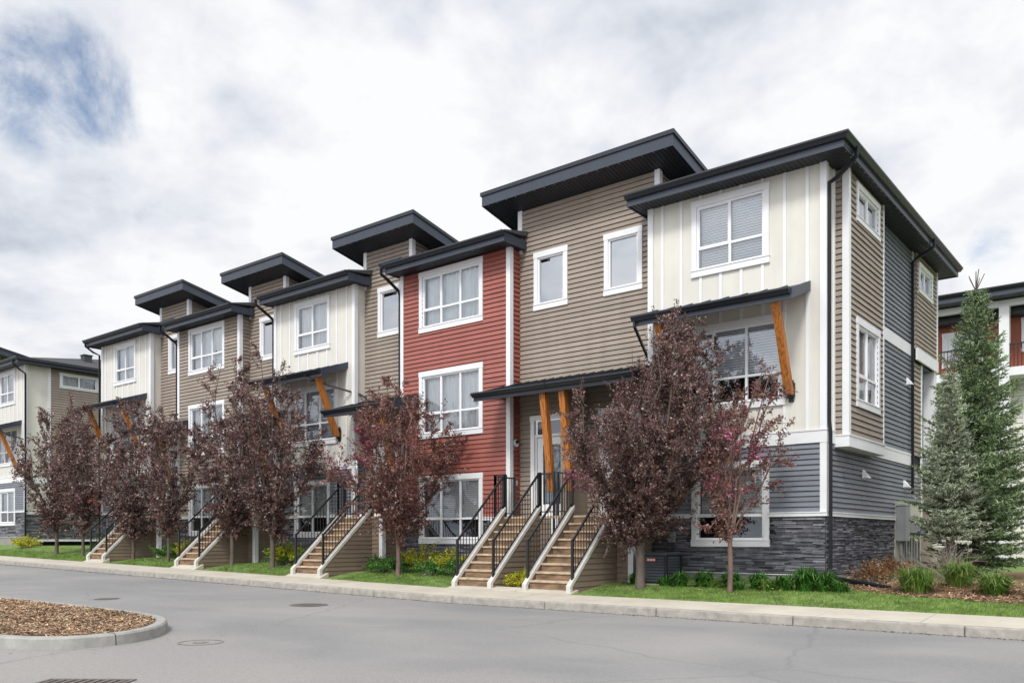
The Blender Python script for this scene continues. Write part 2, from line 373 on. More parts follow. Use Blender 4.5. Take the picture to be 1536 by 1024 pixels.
# ------------------------------------------------------------------ siding / wall builders
def lap(mb, P, u0, u1, z0, z1, holes=(), pitch=.121, lip=.030, clip=None):
    nc = max(1, int(round((z1-z0)/pitch))); zs = [z0+(z1-z0)*i/nc for i in range(nc+1)]
    for i in range(nc):
        cuts = sorted(set([zs[i], zs[i+1]]+[h for hh in holes for h in hh[2:4] if zs[i] < h < zs[i+1]]))
        for a, b in zip(cuts[:-1], cuts[1:]):
            zm = (a+b)/2; spans = [(u0, u1)]
            for h in holes:
                if h[2] < zm < h[3]:
                    ns = []
                    for s0, s1 in spans:
                        if h[0] > s0: ns.append((s0, min(s1, h[0])))
                        if h[1] < s1: ns.append((max(s0, h[1]), s1))
                    spans = [q for q in ns if q[1]-q[0] > 1e-4]
            f = lambda z: lip*(1-(z-zs[i])/(zs[i+1]-zs[i]))**.8
            if u1-u0 > 2.2:     # butt joints between lengths of cladding
                rj = random.Random(int(i//2)*17+int(u1*10)); j0 = u0+rj.uniform(.4, 3.4); ns = []
                for s0, s1 in spans:
                    c = s0; j = j0; ix = 0
                    while j < s1:
                        if j > c+.05: ns.append((c, j, .004*(ix % 2))); c = j; ix += 1
                        j += 3.66
                    ns.append((c, s1, .004*(ix % 2)))
                spans = ns
            for s0, s1, *eo in spans:
                sa, sb = s0, s0; e = eo[0] if eo else 0
                if clip: sa, sb = max(s0, clip(a)), max(s0, clip(b))
                if sa >= s1: continue
                gv = .014 if b == zs[i+1] and b-a > .03 else 0; t_ = b-gv
                mb.quad(P(sa, f(a)+e, a), P(s1, f(a)+e, a), P(s1, f(t_)+e, t_), P(sb, f(t_)+e, t_))
                if gv: mb.quad(P(sb, -.022, t_), P(s1, -.022, t_), P(s1, -.022, b), P(sb, -.022, b)); mb.quad(P(sb, -.022, t_), P(s1, -.022, t_), P(s1, f(t_)+e, t_), P(sb, f(t_)+e, t_))
                if a == zs[i]: mb.quad(P(sa, -.022, a), P(s1, -.022, a), P(s1, lip+e, a), P(sa, lip+e, a))
                if eo: mb.quad(P(s1, -.002, a), P(s1, f(a)+e, a), P(s1, f(b)+e, b), P(s1, -.002, b)); mb.quad(P(sa, -.002, a), P(sa, f(a)+e, a), P(sb, f(b)+e, b), P(sb, -.002, b))
def flat(mb, P, u0, u1, z0, z1, holes=()):
    cu = sorted(set([u0, u1]+[x for h in holes for x in h[:2] if u0 < x < u1])); cz = sorted(set([z0, z1]+[x for h in holes for x in h[2:4] if z0 < x < z1]))
    for a, b in zip(cu[:-1], cu[1:]):
        for c, d in zip(cz[:-1], cz[1:]):
            m = ((a+b)/2, (c+d)/2)
            if any(h[0] < m[0] < h[1] and h[2] < m[1] < h[3] for h in holes): continue
            mb.quad(P(a, 0, c), P(b, 0, c), P(b, 0, d), P(a, 0, d))
def stone(mb, P, u0, u1, z0, z1, holes=(), seed=1, fine=1.0):
    r = random.Random(seed); z = z0
    while z < z1-.005:
        h = min(r.choice((.018, .024, .030, .040))*fine, z1-z)
        if z1-(z+h) < .012: h = z1-z
        u = u0
        while u < u1-.01:
            l = r.uniform(.12, .5)*fine; e = min(u+l, u1); t = r.uniform(.002, .036)
            zm = z+h/2; um = (u+e)/2
            if not any(q[0] < um < q[1] and q[2] < zm < q[3] for q in holes):
                mb.pbox(P, u+.002, e-.002, -.03, t, z+.003, z+h-.004)
            u = e
        z += h

def batten(mb, P, u0, u1, z0, z1, holes=(), step=.44, w=.065):
    n = int((u1-u0)/step); us = [u0+(u1-u0)*(i+.5)/n for i in range(n)]
    for u in us:
        segs = [(z0, z1)]
        for h in holes:
            if h[0]-w/2 < u < h[1]+w/2:
                ns = []
                for a, b in segs:
                    if h[2] > a: ns.append((a, min(b, h[2])))
                    if h[3] < b: ns.append((max(a, h[3]), b))
                segs = ns
        for a, b in segs:
            if b-a > .05: mb.pbox(P, u-w/2, u+w/2, .002, .022, a, b)

def window(parent, P, u0, u1, z0, z1, cols=2, transom=.34, cover='blind', off=0, drop=1.0, cw=.115, name='window', label=None, seed=0, tw=.145, split=0, glass='glass'):
    z0 += off; z1 += off
    a, b, c, d = u0+cw, u1-cw, z0+tw, z1-tw      # rough opening
    mb = MB()
    mb.pbox(P, u0, a, 0, .044, c, d); mb.pbox(P, b, u1, 0, .044, c, d)
    mb.pbox(P, u0-.012, u1+.012, 0, .050, d, z1); mb.pbox(P, u0-.012, u1+.012, 0, .052, z0, c-.012)
    mb.pbox(P, u0-.02, u1+.02, 0, .066, c-.012, c)
    w = mb.build(name, 'white', parent)
    if label: w['label'] = label
    fr = MB(); t = .042
    for p in ((a, a+t, c, d), (b-t, b, c, d), (a+t, b-t, c, c+t), (a+t, b-t, d-t, d)): fr.pbox(P, p[0], p[1], -.09, .012, p[2], p[3])
    zt = c+(d-c)*transom if transom else None
    for i in range(1, cols):
        u = a+(b-a)*i/cols; fr.pbox(P, u-.026, u+.026, -.05, .006, c+t, d-t)
    if zt: fr.pbox(P, a+t, b-t, -.048, .003, zt-.026, zt+.026)
    if cols > 1 or transom:     # operable sash outline in one pane
        us = a+(b-a)*1/cols; s0 = a+t; s1 = us-.026; lo = (zt+.026) if zt else c+t
        for p in ((s0, s0+.02, lo, d-t), (s1-.02, s1, lo, d-t), (s0+.02, s1-.02, lo, lo+.02), (s0+.02, s1-.02, d-t-.02, d-t)): fr.pbox(P, p[0], p[1], -.04, -.004, p[2], p[3])
    fr.build('frame', 'vinyl', w)
    gl = MB(); gl.quad(P(a+t, -.03, c+t), P(b-t, -.03, c+t), P(b-t, -.03, d-t), P(a+t, -.03, d-t)); gl.build('pane', 'glass_mid' if (glass == 'glass' and cover == 'blind' and z0 > 4) else glass, w)
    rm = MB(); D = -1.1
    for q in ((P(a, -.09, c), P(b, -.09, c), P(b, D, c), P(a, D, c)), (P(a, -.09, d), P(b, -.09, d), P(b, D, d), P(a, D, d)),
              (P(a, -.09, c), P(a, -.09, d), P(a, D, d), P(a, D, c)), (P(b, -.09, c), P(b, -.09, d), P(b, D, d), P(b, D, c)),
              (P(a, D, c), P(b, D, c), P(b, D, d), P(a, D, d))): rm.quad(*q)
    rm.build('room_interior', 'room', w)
    r = random.Random(seed*7+int(abs(u0)*13+z0*5))
    if cover == 'blind':
        bl = MB(); zb = d-(d-c)*drop; z = d-.03; tl = r.uniform(.012, .03)
        while z > zb: bl.quad(P(a+.05, -.115, z), P(b-.05, -.115, z), P(b-.05, -.128, z+.050), P(a+.05, -.128, z+.050)); z -= .056
        bl.pbox(P, a+.05, b-.05, -.14, -.11, zb-.03, zb-.008)
        bl.build('blind', 'blind', w)
    elif cover == 'curtain':
        cu = MB(); k = 60
        for (s, e) in (((a+.03, a+(b-a)*(.5-split/2)), (a+(b-a)*(.5+split/2), b-.03)) if split else ((a+.03, b-.03),)):
            pts = [(s+(e-s)*i/k, -.15-.025*sin(i*1.3+r.random()*.8)) for i in range(k+1)]
            for p, q in zip(pts[:-1], pts[1:]): cu.quad(P(p[0], p[1], c+.02), P(q[0], q[1], c+.02), P(q[0], q[1], d-.02), P(p[0], p[1], d-.02))
        cu.build('curtain', 'curtain', w)
    return (a, b, c, d)     # hole in the wall

def hole_of(u0, u1, z0, z1, off=0, cw=.115, tw=.145): return (u0+cw, u1-cw, z0+off+tw, z1+off-tw)

def corner(mb, x, y, z0, z1, sx=1, w=.095, both=True):
    # white corner board at a front corner; sx=+1 right-hand corner, -1 left-hand
    if sx > 0:
        mb.box(x-w, x+.038, y-.042, y+.0, z0, z1); mb.box(x, x+.038, y, y+w, z0, z1)
    else:
        mb.box(x-.038, x+w, y-.042, y+.0, z0, z1); mb.box(x-.038, x, y, y+w, z0, z1)

YA, YB, YR = 17.0, 17.42, 26.1
SO = 8.82   # soffit height

def gutter_prof(y, z, t=.12):   # K-style gutter profile hanging off y (outwards is -y)
    return [(y, z), (y, z-t), (y-.06, z-t), (y-.10, z-t*.55), (y-.125, z-t*.35), (y-.125, z-.01), (y-.115, z)]

def block(H, xl, xr, off, kind, el, er, cover, gback, side_off=0, end=False, lowsid=None):
    """front block of a town house: walls, windows, trim, eave. el/er = eave ends"""
    P = front(YA); so = SO+off; gz = lawn_z((xl+xr)/2, YA)-.15
    led0, led1 = 1.795+off, 1.885+off; belt0, belt1 = 3.26+off, 3.53+off
    tr = MB(); stn = MB()
    if kind in ('cream',):
        w3 = (xl+1.05, xr-1.14, 7.05, 8.72); w2 = (xl+.72, xr-.80, 4.08, 5.97); w1 = (xl+1.05, xr-1.14, 1.175, 2.98)
    else:
        w3 = (xl+.73, xr-.90, 7.07, 8.77); w2 = (xl+.73, xr-.90, 4.10, 5.98); w1 = (xl+.73, xr-.90, 1.17, 3.06)
    holes = [hole_of(*w, off) for w in (w3, w2, w1)]
    bigh = [(w[0], w[1], w[2]+off, w[3]+off) for w in (w3, w2, w1)]
    rx = P
    if kind == 'cream':
        mb = MB(); flat(mb, P, xl, xr, belt1, so, holes); mb.build('cream_panel', 'cream', H)
        bt = MB(); batten(bt, P, xl+.09, xr-.12, belt1, so, [(h[0], h[1], h[2], h[3]) for h in bigh]); bt.build('batten', 'cream' if False else 'white', H)
        lo = MB(); lap(lo, P, xl+.02, xr-.02, led1, belt0, holes, .108)
        lo.build('lower_siding', 'grey', H)
        tr.box(xl-.045, xr+.045, YA-.050, YA, belt0, belt1-.03); tr.box(xl-.055, xr+.055, YA-.065, YA, belt1-.03, belt1)
        sidemat = 'cream'
    else:
        mb = MB(); lap(mb, P, xl+.02, xr-.02, led1, so, holes); mb.build('siding', kind, H)
        sidemat = kind
    corner(tr, xr, YA, led1 if kind != 'cream' else belt1, so); corner(tr, xl, YA, led1 if kind != 'cream' else belt1, so, -1)
    if kind == 'cream':
        corner(tr, xr, YA, led1, belt0); corner(tr, xl, YA, led1, belt0, -1)
    # ledge over stone, broken by the low window
    for a, b in ((xl-.046, w1[0]), (w1[1], xr+.046)):
        tr.box(a, b, YA-.055, YA, led0, led1-.02); tr.box(a, b, YA-.07, YA, led1-.02, led1)
    stone(stn, P, xl, xr, .62+off, led0, [bigh[2]], seed=int(abs(xl)*10), fine=1.0 if xl > -20 else 1.6)
    stn.build('stone_base', 'stone', H)
    bk = MB(); bk.pbox(P, xl, xr, -.05, -.028, gz, w1[2]+off); bk.pbox(P, xl, w1[0]+.02, -.05, -.028, w1[2]+off, led0); bk.pbox(P, w1[1]-.02, xr, -.05, -.028, w1[2]+off, led0); bk.build('stone_backing', 'mortar', H)
    fd = MB(); fd.box(xl+.0, xr-.0, YA-.008, YA+.1, gz-.3, .605+off); fd.build('foundation', 'found', H)
    tr.box(xl-.01, xr+.012, YA-.045, YA-.0, .606+off, .620+off)
    # returns on both sides of the projecting block, and the rear
    def ret(xx, sg, y1, m):
        q = MB(); Pz = side(xx, sg)
        if m == 'cream':
            flat(q, Pz, YA+.09, y1, belt1, so); q.build('return_wall', 'cream', H)
            q = MB(); lap(q, Pz, YA+.09, y1, led1, belt1, (), .108); q.build('return_siding', 'grey', H)
        else: lap(q, Pz, YA+.09, y1, led1, so); q.build('return_wall', m, H)
        q = MB(); stone(q, Pz, YA+.03, y1, .62+off, led0, seed=5); q.build('stone_return', 'stone', H)
        q = MB(); q.pbox(Pz, YA+.02, y1, -.05, -.02, gz-.3, led0); q.build('stone_return_backing', 'mortar', H)
    ret(xl, -1, YB, sidemat)
    if not end: ret(xr, 1, YB, sidemat)
    tr.build('white_trim', 'white', H)
    i = 0
    cols = 2 if kind == 'cream' else 3
    window(H, P, *w3, cols=cols, cover=cover[0], off=off, seed=1, split=.0, label='upper window')
    window(H, P, *w2, cols=3, cover=cover[1], off=off, drop=.62 if end and off == 0 else 1.0, seed=2, label='middle window')
    window(H, P, *w1, cols=cols, cover=cover[2], off=off, drop=.66, seed=3, label='ground floor window')
    # eave: soffit, fascia, gutter, hip roof
    y0 = 16.47
    if not end:
        sf = MB(); sf.box(el, er, y0+.02, YB, so, so+.02); soffit_grooves(sf, el, er, y0+.02, YA, so); sf.build('soffit', 'soffit', H)
        fa = MB(); fa.box(el, er, y0, y0+.02, so-.03, so+.2); fa.box(er, er+.02, y0, YB, so-.03, so+.2); fa.box(el-.02, el, y0, YB, so-.03, so+.2); fa.build('fascia', 'dark', H)
        gu = MB(); gu.xprism(gutter_prof(y0, so+.225), el-.03, er+.03); gu.build('gutter', 'gutter', H)
        rf = MB(); zt = so+.215; rf.hexa([(el-.05, y0-.03, zt), (er+.05, y0-.03, zt), (er+.05, 22, zt+.6), (el-.05, 22, zt+.6), (el-.05, y0-.03, zt+.03), (er+.05, y0-.03, zt+.03), (er+.05, 22, zt+1.25), (el-.05, 22, zt+1.25)])
        rf.hexa([(el-.05, 22, zt+.6), (er+.05, 22, zt+.6), (er+.05, 26.6, zt), (el-.05, 26.6, zt), (el-.05, 22, zt+1.25), (er+.05, 22, zt+1.25), (er+.05, 26.6, zt+.03), (el-.05, 26.6, zt+.03)])
        rf.build('roof', 'shingle', H)
    rw = MB(); rw.box(xl, xr, YR-.1, YR, gz-.3, so); rw.build('rear_wall', 'tan', H)

def soffit_grooves(mb, x0, x1, y0, y1, z):
    x = x0+.05
    while x < x1-.04:
        mb.box(x, x+.05, y0+.02, y1-.01, z-.008, z-.0005); x += .10

def tower(H, xl, xr, off, left=True, right=True, zb=0.4, win=()):
    """recessed entrance bay with its raised shed roof; left/right tell whether that end is an outer end"""
    P = front(YB); zt = 9.88+off
    holes = [hole_of(*w, off) for w in win]
    return P, zt, holes

def tower_roof(H, xl, xr, off, left, right):
    zt = 9.88+off; t = .2; ov = .70
    a = xl-(ov if left else 0); b = xr+(ov if right else 0); y0 = 16.75; y1 = 21.6
    zf = lambda y: zt+(YB-y)*t
    sf = MB(); sf.hexa([(a, y0, zf(y0)), (b, y0, zf(y0)), (b, y1, zf(y1)), (a, y1, zf(y1)), (a, y0, zf(y0)+.02), (b, y0, zf(y0)+.02), (b, y1, zf(y1)+.02), (a, y1, zf(y1)+.02)])
    x = a+.05
    while x < b-.05:
        sf.hexa([(x, y0+.05, zf(y0+.05)-.008), (x+.05, y0+.05, zf(y0+.05)-.008), (x+.05, y1, zf(y1)-.008), (x, y1, zf(y1)-.008), (x, y0+.05, zf(y0+.05)-.001), (x+.05, y0+.05, zf(y0+.05)-.001), (x+.05, y1, zf(y1)-.001), (x, y1, zf(y1)-.001)]); x += .10
    sf.build('tower_soffit', 'soffit', H)
    fs = MB(); x = a+.15
    while x < b-.1: fs.box(x-.010, x+.010, y0+.03, y0+.05, zf(y0)-.022, zf(y0)-.016); x += .30
    fs.build('soffit_fastener', 'white', H, kind='stuff')
    fa = MB(); h = .25
    fa.box(a, b, y0-.02, y0, zf(y0)-.03, zf(y0)+h)
    def sidef(x0, x1, lo, hi, e=0): fa.hexa([(x0, y0-.02-e, zf(y0)+lo), (x1, y0-.02-e, zf(y0)+lo), (x1, y1, zf(y1)+lo), (x0, y1, zf(y1)+lo), (x0, y0-.02-e, zf(y0)+hi), (x1, y0-.02-e, zf(y0)+hi), (x1, y1, zf(y1)+hi), (x0, y1, zf(y1)+hi)])
    if left: sidef(a-.02, a, -.03, h)
    if right: sidef(b, b+.02, -.03, h)
    fa.build('tower_fascia', 'dark', H)
    dr = MB(); e = .035
    A = a-(e+.02 if left else 0); B = b+(e+.02 if right else 0)
    dr.box(A, B, y0-.02-e, y0-.02, zf(y0)+h-.02, zf(y0)+h+.075)
    fa = dr
    if left: sidef(a-.02-e, a-.02, h-.02, h+.075)
    if right: sidef(b+.02, b+.02+e, h-.02, h+.075)
    dr.build('drip_edge', 'gutter', H)
    rf = MB(); rf.hexa([(a, y0, zf(y0)+.03), (b, y0, zf(y0)+.03), (b, y1, zf(y1)+.03), (a, y1, zf(y1)+.03), (a, y0, zf(y0)+h+.06), (b, y0, zf(y0)+h+.06), (b, y1, zf(y1)+h+.06), (a, y1, zf(y1)+h+.06)])
    rf.build('tower_roof', 'shingle', H)

def door(H, P, u0, u1, zb, hinge=1, canopy=None):
    mb = MB(); zt = zb+2.62
    mb.pbox(P, u0, u0+.12, 0, .035, zb, zt-.13); mb.pbox(P, u1-.12, u1, 0, .035, zb, zt-.13); mb.pbox(P, u0-.01, u1+.01, 0, .05, zt-.13, zt)
    a, b = u0+.12, u1-.12; zd = zb+2.06
    mb.pbox(P, a, b, -.05, .0, zd, zd+.07); mb.pbox(P, a, b, -.06, .02, zb-.01, zb+.03)
    D = mb.build('door', 'door', H)
    fr = MB(); q = .17
    fr.pbox(P, a, a+.05, -.08, -.01, zb+.03, zd); fr.pbox(P, b-.05, b, -.08, -.01, zb+.03, zd)
    a2, b2 = a+.055, b-.055
    fr.pbox(P, a2, a2+q, -.09, -.045, zb+.04, zd-.01); fr.pbox(P, b2-q, b2, -.09, -.045, zb+.04, zd-.01)
    fr.pbox(P, a2+q, b2-q, -.09, -.045, zb+.04, zb+.34); fr.pbox(P, a2+q, b2-q, -.09, -.045, zd-.2, zd-.01)
    fr.build('door_leaf', 'door', D)
    gl = MB(); gl.quad(P(a2+q, -.06, zb+.34), P(b2-q, -.06, zb+.34), P(b2-q, -.06, zd-.2), P(a2+q, -.06, zd-.2)); gl.quad(P(a, -.04, zd+.07), P(b, -.04, zd+.07), P(b, -.04, zt-.13), P(a, -.04, zt-.13)); gl.build('glass', 'glass_dark', D)
    # dark lead lines around the glass
    ld = MB()
    for s in (a2+q+.03, b2-q-.045): ld.pbox(P, s, s+.015, -.058, -.052, zb+.37, zd-.23)
    for s in (zb+.37, zd-.245): ld.pbox(P, a2+q+.045, b2-q-.045, -.058, -.052, s, s+.015)
    ld.build('came', 'black', D)
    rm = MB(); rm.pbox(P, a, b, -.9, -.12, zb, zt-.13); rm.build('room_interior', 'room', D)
    cu = MB(); cu.pbox(P, a2+q+.02, b2-q-.02, -.09, -.08, zb+.34, zd-.2); cu.build('blind', 'curtain', D)
    hd = MB(); hx = (b2-.07) if hinge > 0 else (a2+.07)
    hd.tube([P(hx, -.045, zb+1.0), P(hx, .03, zb+1.0), P(hx-.1*hinge, .03, zb+1.0)], .012); hd.tube([P(hx, -.045, zb+1.15), P(hx, -.02, zb+1.15)], .03, 12); hd.build('handle', 'galv', D)
    return (a, b, zb, zt-.13)

def window_canopy(H, P, xl, xr, off, dsp):
    yw, yf = YA, 15.98
    mb = MB(); zw, zf, tk = 6.49+off, 6.13+off, .05
    mb.xprism([(yw, zw), (yf, zf), (yf, zf-tk), (yw, zw-tk)], xl, xr)
    x = xl+.012
    while x < xr: mb.xprism([(yw, zw+.028), (yf+.01, zf+.028), (yf+.01, zf-.001), (yw, zw-.001)], x, x+.022); x += (xr-xl-.046)/8
    K = mb.build('canopy', 'dark', H)
    fa = MB(); fa.box(xl, xr, yf, yf+.03, zf-.19, zf-.05)
    for s0, s1 in ((xl-.03, xl), (xr, xr+.03)): fa.xprism([(yw, zw+.03), (yf-.0, zf+.03), (yf-.0, zf-.19), (yw, zw-.17)], s0, s1)
    fa.build('canopy_fascia', 'dark', K)
    gu = MB(); gu.xprism(gutter_prof(yf-.001, zf+.02, .12), xl-.03, xr+.0); gu.build('gutter', 'gutter', K)
    un = MB(); un.xprism([(yw, zw-.10), (yf+.03, zf-.12), (yf+.03, zf-.10), (yw, zw-.08)], xl, xr); un.build('ceiling', 'tan_dark', K)
    for x in (xl+.50, xr-.36):
        q = MB(); q.hexa([(x-.075, 16.97-.17, 4.26+off), (x+.075, 16.97-.17, 4.26+off), (x+.075, 16.97, 4.26+off), (x-.075, 16.97, 4.26+off),
                          (x-.075, 16.05, zf-.12), (x+.075, 16.05, zf-.12), (x+.075, 16.22, zf-.12), (x-.075, 16.22, zf-.12)]); bo = q.build('brace', 'wood', K, bevel=.008)
        q = MB(); q.box(x-.085, x+.085, 16.93, 16.975, 4.20+off, 4.50+off); q.box(x-.05, x+.05, 16.972, 16.99, 4.12+off, 4.56+off); q.build('bracket', 'black', bo)
    ds = MB()
    x0, x1 = dsp
    ds.tube([(x0, yf-.06, zf-.10), (x0, yf-.06, zf-.2), (x0+(x1-x0)*.9, YB-.25, zf-.62), (x1, YB-.10, zf-.72), (x1, YB-.10, 5.35+off)], .035, 4, square=True); ds.build('downspout', 'gutter', K)

def door_canopy(H, xl, xr, off, braces, left=True, right=True):
    yw, yf = YB, 15.86; zw, zf = 5.40+off, 4.93+off
    mb = MB(); mb.xprism([(yw, zw), (yf, zf), (yf, zf-.05), (yw, zw-.05)], xl, xr)
    x = xl+.02
    while x < xr-.02: mb.xprism([(yw, zw+.03), (yf+.01, zf+.03), (yf+.01, zf-.001), (yw, zw-.001)], x, x+.022); x += .26
    K = mb.build('door_canopy', 'gutter', H)
    fa = MB(); fa.box(xl, xr, yf, yf+.03, zf-.18, zf-.05)
    if left: fa.xprism([(yw, zw+.02), (yf, zf+.02), (yf, zf-.18), (yw, zw-.35)], xl-.03, xl)
    if right: fa.xprism([(yw, zw+.02), (yf, zf+.02), (yf, zf-.18), (yw, zw-.35)], xr, xr+.03)
    fa.build('canopy_fascia', 'gutter', K)
    gu = MB(); gu.xprism(gutter_prof(yf-.001, zf+.02, .11), xl-.03, xr+.03*right); gu.build('gutter', 'gutter', K)
    un = MB(); un.xprism([(yw, zw-.30), (yf+.03, zf-.13), (yf+.03, zf-.11), (yw, zw-.28)], xl, xr); un.build('ceiling', 'soffit', K)
    for x, yb, zb in braces:
        q = MB(); q.hexa([(x-.08, yb-.15, zb), (x+.08, yb-.15, zb), (x+.08, yb, zb), (x-.08, yb, zb), (x-.08, 15.95, zf-.12), (x+.08, 15.95, zf-.12), (x+.08, 16.12, zf-.12), (x-.08, 16.12, zf-.12)])
        q.build('brace', 'wood', K, bevel=.008)

def railing(H, pts, h=.92, base=.10, posts=None, name='railing'):
    """straight rail between two points given at walking level"""
    (x0, y0, z0), (x1, y1, z1) = pts; mb = MB(); L = math.hypot(x1-x0, y1-y0)
    lerp = lambda t: (x0+(x1-x0)*t, y0+(y1-y0)*t, z0+(z1-z0)*t)
    for zz, rr in ((h, .028), (base, .018)):
        a, b = lerp(0), lerp(1); mb.tube([(a[0], a[1], a[2]+zz), (b[0], b[1], b[2]+zz)], rr, 4, square=True)
    n = max(2, int(L/.105))
    for i in range(1, n):
        p = lerp(i/n); mb.tube([(p[0], p[1], p[2]+base), (p[0], p[1], p[2]+h)], .0095, 4, square=True)
    for t in (posts if posts is not None else (0, 1)):
        p = lerp(t); mb.tube([(p[0], p[1], p[2]-.05), (p[0], p[1], p[2]+h+.04)], .036, 4, square=True)
    return mb.build(name, 'black', H)

def stairs(H, xl, xr, zb, zt, y0=14.42, y1=16.12, sidedeep=None):
    n = 9; rise = (zt-zb)/n; run = (y1-y0)/(n-1); T = MB(); R = MB()
    for i in range(n-1):
        y = y0+run*i; z = zb+rise*(i+1)
        T.box(xl+.075, xr-.075, y-.03, y+run+.0, z-.045, z)
        R.box(xl+.075, xr-.075, y, y+.02, z-rise+.001 if i else zb-.15, z-.045)
    R.box(xl+.075, xr-.075, y1, y1+.02, zt-rise, zt-.046)
    st = T.build('stairs', 'tread', H, bevel=.006); R.build('riser', 'riser', st)
    W = MB(); sl = (zt-zb)/(y1-y0)
    zl = lambda y: zb+.16+(y-(y0-.06))*sl      # top line of the side walls
    for a, b, sg in ((xl-.03, xl+.06, -1), (xr-.06, xr+.03, 1)):
        cap = MB(); yy0, yy1 = y0-.13, y1+.02
        cap.xprism([(yy0-.0, zb-.12), (yy0, zl(yy0)), (yy1, zl(yy1)), (yy1, zl(yy1)-.11), (yy0+.09, zl(yy0+.09)-.11), (yy0+.09, zb-.12)], a-.01, b+.01)
        cap.build('stringer_cap', 'cap', st, bevel=.006)
        X = b-.006 if sg > 0 else a+.006
        W = MB(); lap(W, side(X, sg), y0-.04, y1+.0, zb-.3, zt+.02, (), .12, .012, clip=lambda z: (z+.11-zb-.16)/sl+y0-.06); W.build('side_wall', 'tan_dark', st)
        # solid core of the side wall
        cc = MB(); cc.xprism([(y0-.03, zb-.3), (y0-.03, zl(y0-.03)-.1), (y1, zl(y1)-.1), (y1, zb-.3)], a+.012, b-.012); cc.build('side_core', 'tan_dark', st)
    for x in (xl+.01, xr-.01):
        railing(st, [(x, y0+.02, zl(y0+.02)-.02), (x, y1+.0, zl(y1)-.02)], h=.80, base=.10)
    return st

def landing(H, xl, xr, z, zg, ywl, ywr, openings, y0=16.14, rail_l=True, rail_r=True):
    """porch box with siding skirt; openings = x ranges taken by stairs"""
    D = MB(); D.box(xl, xr, y0-.02, YB+.0, z-.06, z); L = D.build('landing', 'tread', H)
    W = MB(); lap(W, front(y0), xl+.02, xr-.02, zg-.2, z-.06, (), .12, .014); lap(W, side(xr, 1), y0+.09, ywr, zg-.2, z-.06, (), .12, .014); lap(W, side(xl, -1), y0+.09, ywl, zg-.2, z-.06, (), .12, .014)
    W.build('skirt', 'tan_dark', L)
    T = MB(); corner(T, xr, y0, zg-.2, z-.06); T.build('skirt_trim', 'white', L); T = MB(); corner(T, xl, y0, zg-.2, z-.06, -1); T.build('skirt_trim', 'white', L)
    edges = [xl+.05]+[v for o in openings for v in o]+[xr-.05]
    for a, b in zip(edges[0::2], edges[1::2]):
        if b-a > .25: railing(L, [(a, y0+.04, z), (b, y0+.04, z)], h=1.0)
    if rail_l: railing(L, [(xl+.05, y0+.04, z), (xl+.05, ywl-.05, z)], h=1.0, posts=(0, 1))
    if rail_r: railing(L, [(xr-.05, y0+.04, z), (xr-.05, ywr-.05, z)], h=1.0, posts=(0, 1))
    return L

def downspout(H, pts, r=.04, label=None, name='downspout'):
    mb = MB(); mb.tube(pts, r, 4, square=True); o = mb.build(name, 'pipe', H); return o

# ------------------------------------------------------------------ the row of town houses
GR = 'attached townhouses of the long row'
def house(label, x): return empty('townhouse', label, 'house', (0, 0, 0), GR)
H1 = house('cream panelled end townhouse with grey and tan side wall, rightmost of the row', -7.5)
H2 = house('brick red lap-sided townhouse left of the twin staircases', -15.6)
H3 = house('cream panelled townhouse directly left of the red townhouse', -21.6)
H4 = house('all tan lap-sided townhouse between two cream townhouses', -27.6)
H5 = house('cream panelled townhouse at the far left end of the row', -33.6)

B = [-35.55, -31.60, -29.58, -25.63, -23.60, -19.65, -17.62, -13.64, -9.55, -5.61]
O = dict(c1=0, b1=0, r=.03, b2=.18, c2=.20, b3=.25, t4=.27, b4=.52, c5=.54)
# ---- house 1
block(H1, B[8], B[9], 0, 'cream', -9.83, -5.09, ('blind', 'blind', 'blind'), True, end=True)
block(H2, B[6], B[7], O['r'], 'red', -17.72, -13.42, ('curtain', 'curtain', 'blind'), True)
block(H3, B[4], B[5], O['c2'], 'cream', -23.70, -19.36, ('curtain', 'blind', 'blind'), True)
block(H4, B[2], B[3], O['t4'], 'tan', -29.68, -25.36, ('curtain', 'curtain', 'blind'), True)
block(H5, B[0], B[1], O['c5'], 'cream', -35.95, -31.32, ('curtain', 'blind', 'blind'), True)

def recess(H, xl, xr, off, win, doors, zland, zg, lo=True, ro=True):
    P = front(YB); zt = 9.88+off
    holes = [hole_of(*w, off) for w in win]
    dh = [door(H, P, a, b, zland, hg) for a, b, hg in doors]
    mb = MB(); lap(mb, P, xl, xr, zg, zt, holes+dh); mb.build('entry_siding', 'tan', H)
    for w in win: window(H, P, *w, cols=1, transom=0, cover='blind' if False else 'none', off=off, name='window', label='narrow upper window', glass='glass_sky')
    # tower sides above the main roofs
    q = MB()
    if ro: lap(q, side(xr, 1), YB+.1, 21.2, 8.9+off, zt-.02)
    if ro: q.build('tower_side_siding', 'tan', H)
    if lo: q = MB(); lap(q, side(xl, -1), YB+.1, 21.2, 8.9+off, zt-.02); q.build('tower_side_siding', 'tan', H)
    t = MB()
    if ro: corner(t, xr, YB, 8.75+off, zt)
    if lo: corner(t, xl, YB, 8.75+off, zt, -1)
    t.build('tower_trim', 'white', H)
    tower_roof(H, xl, xr, off, lo, ro)

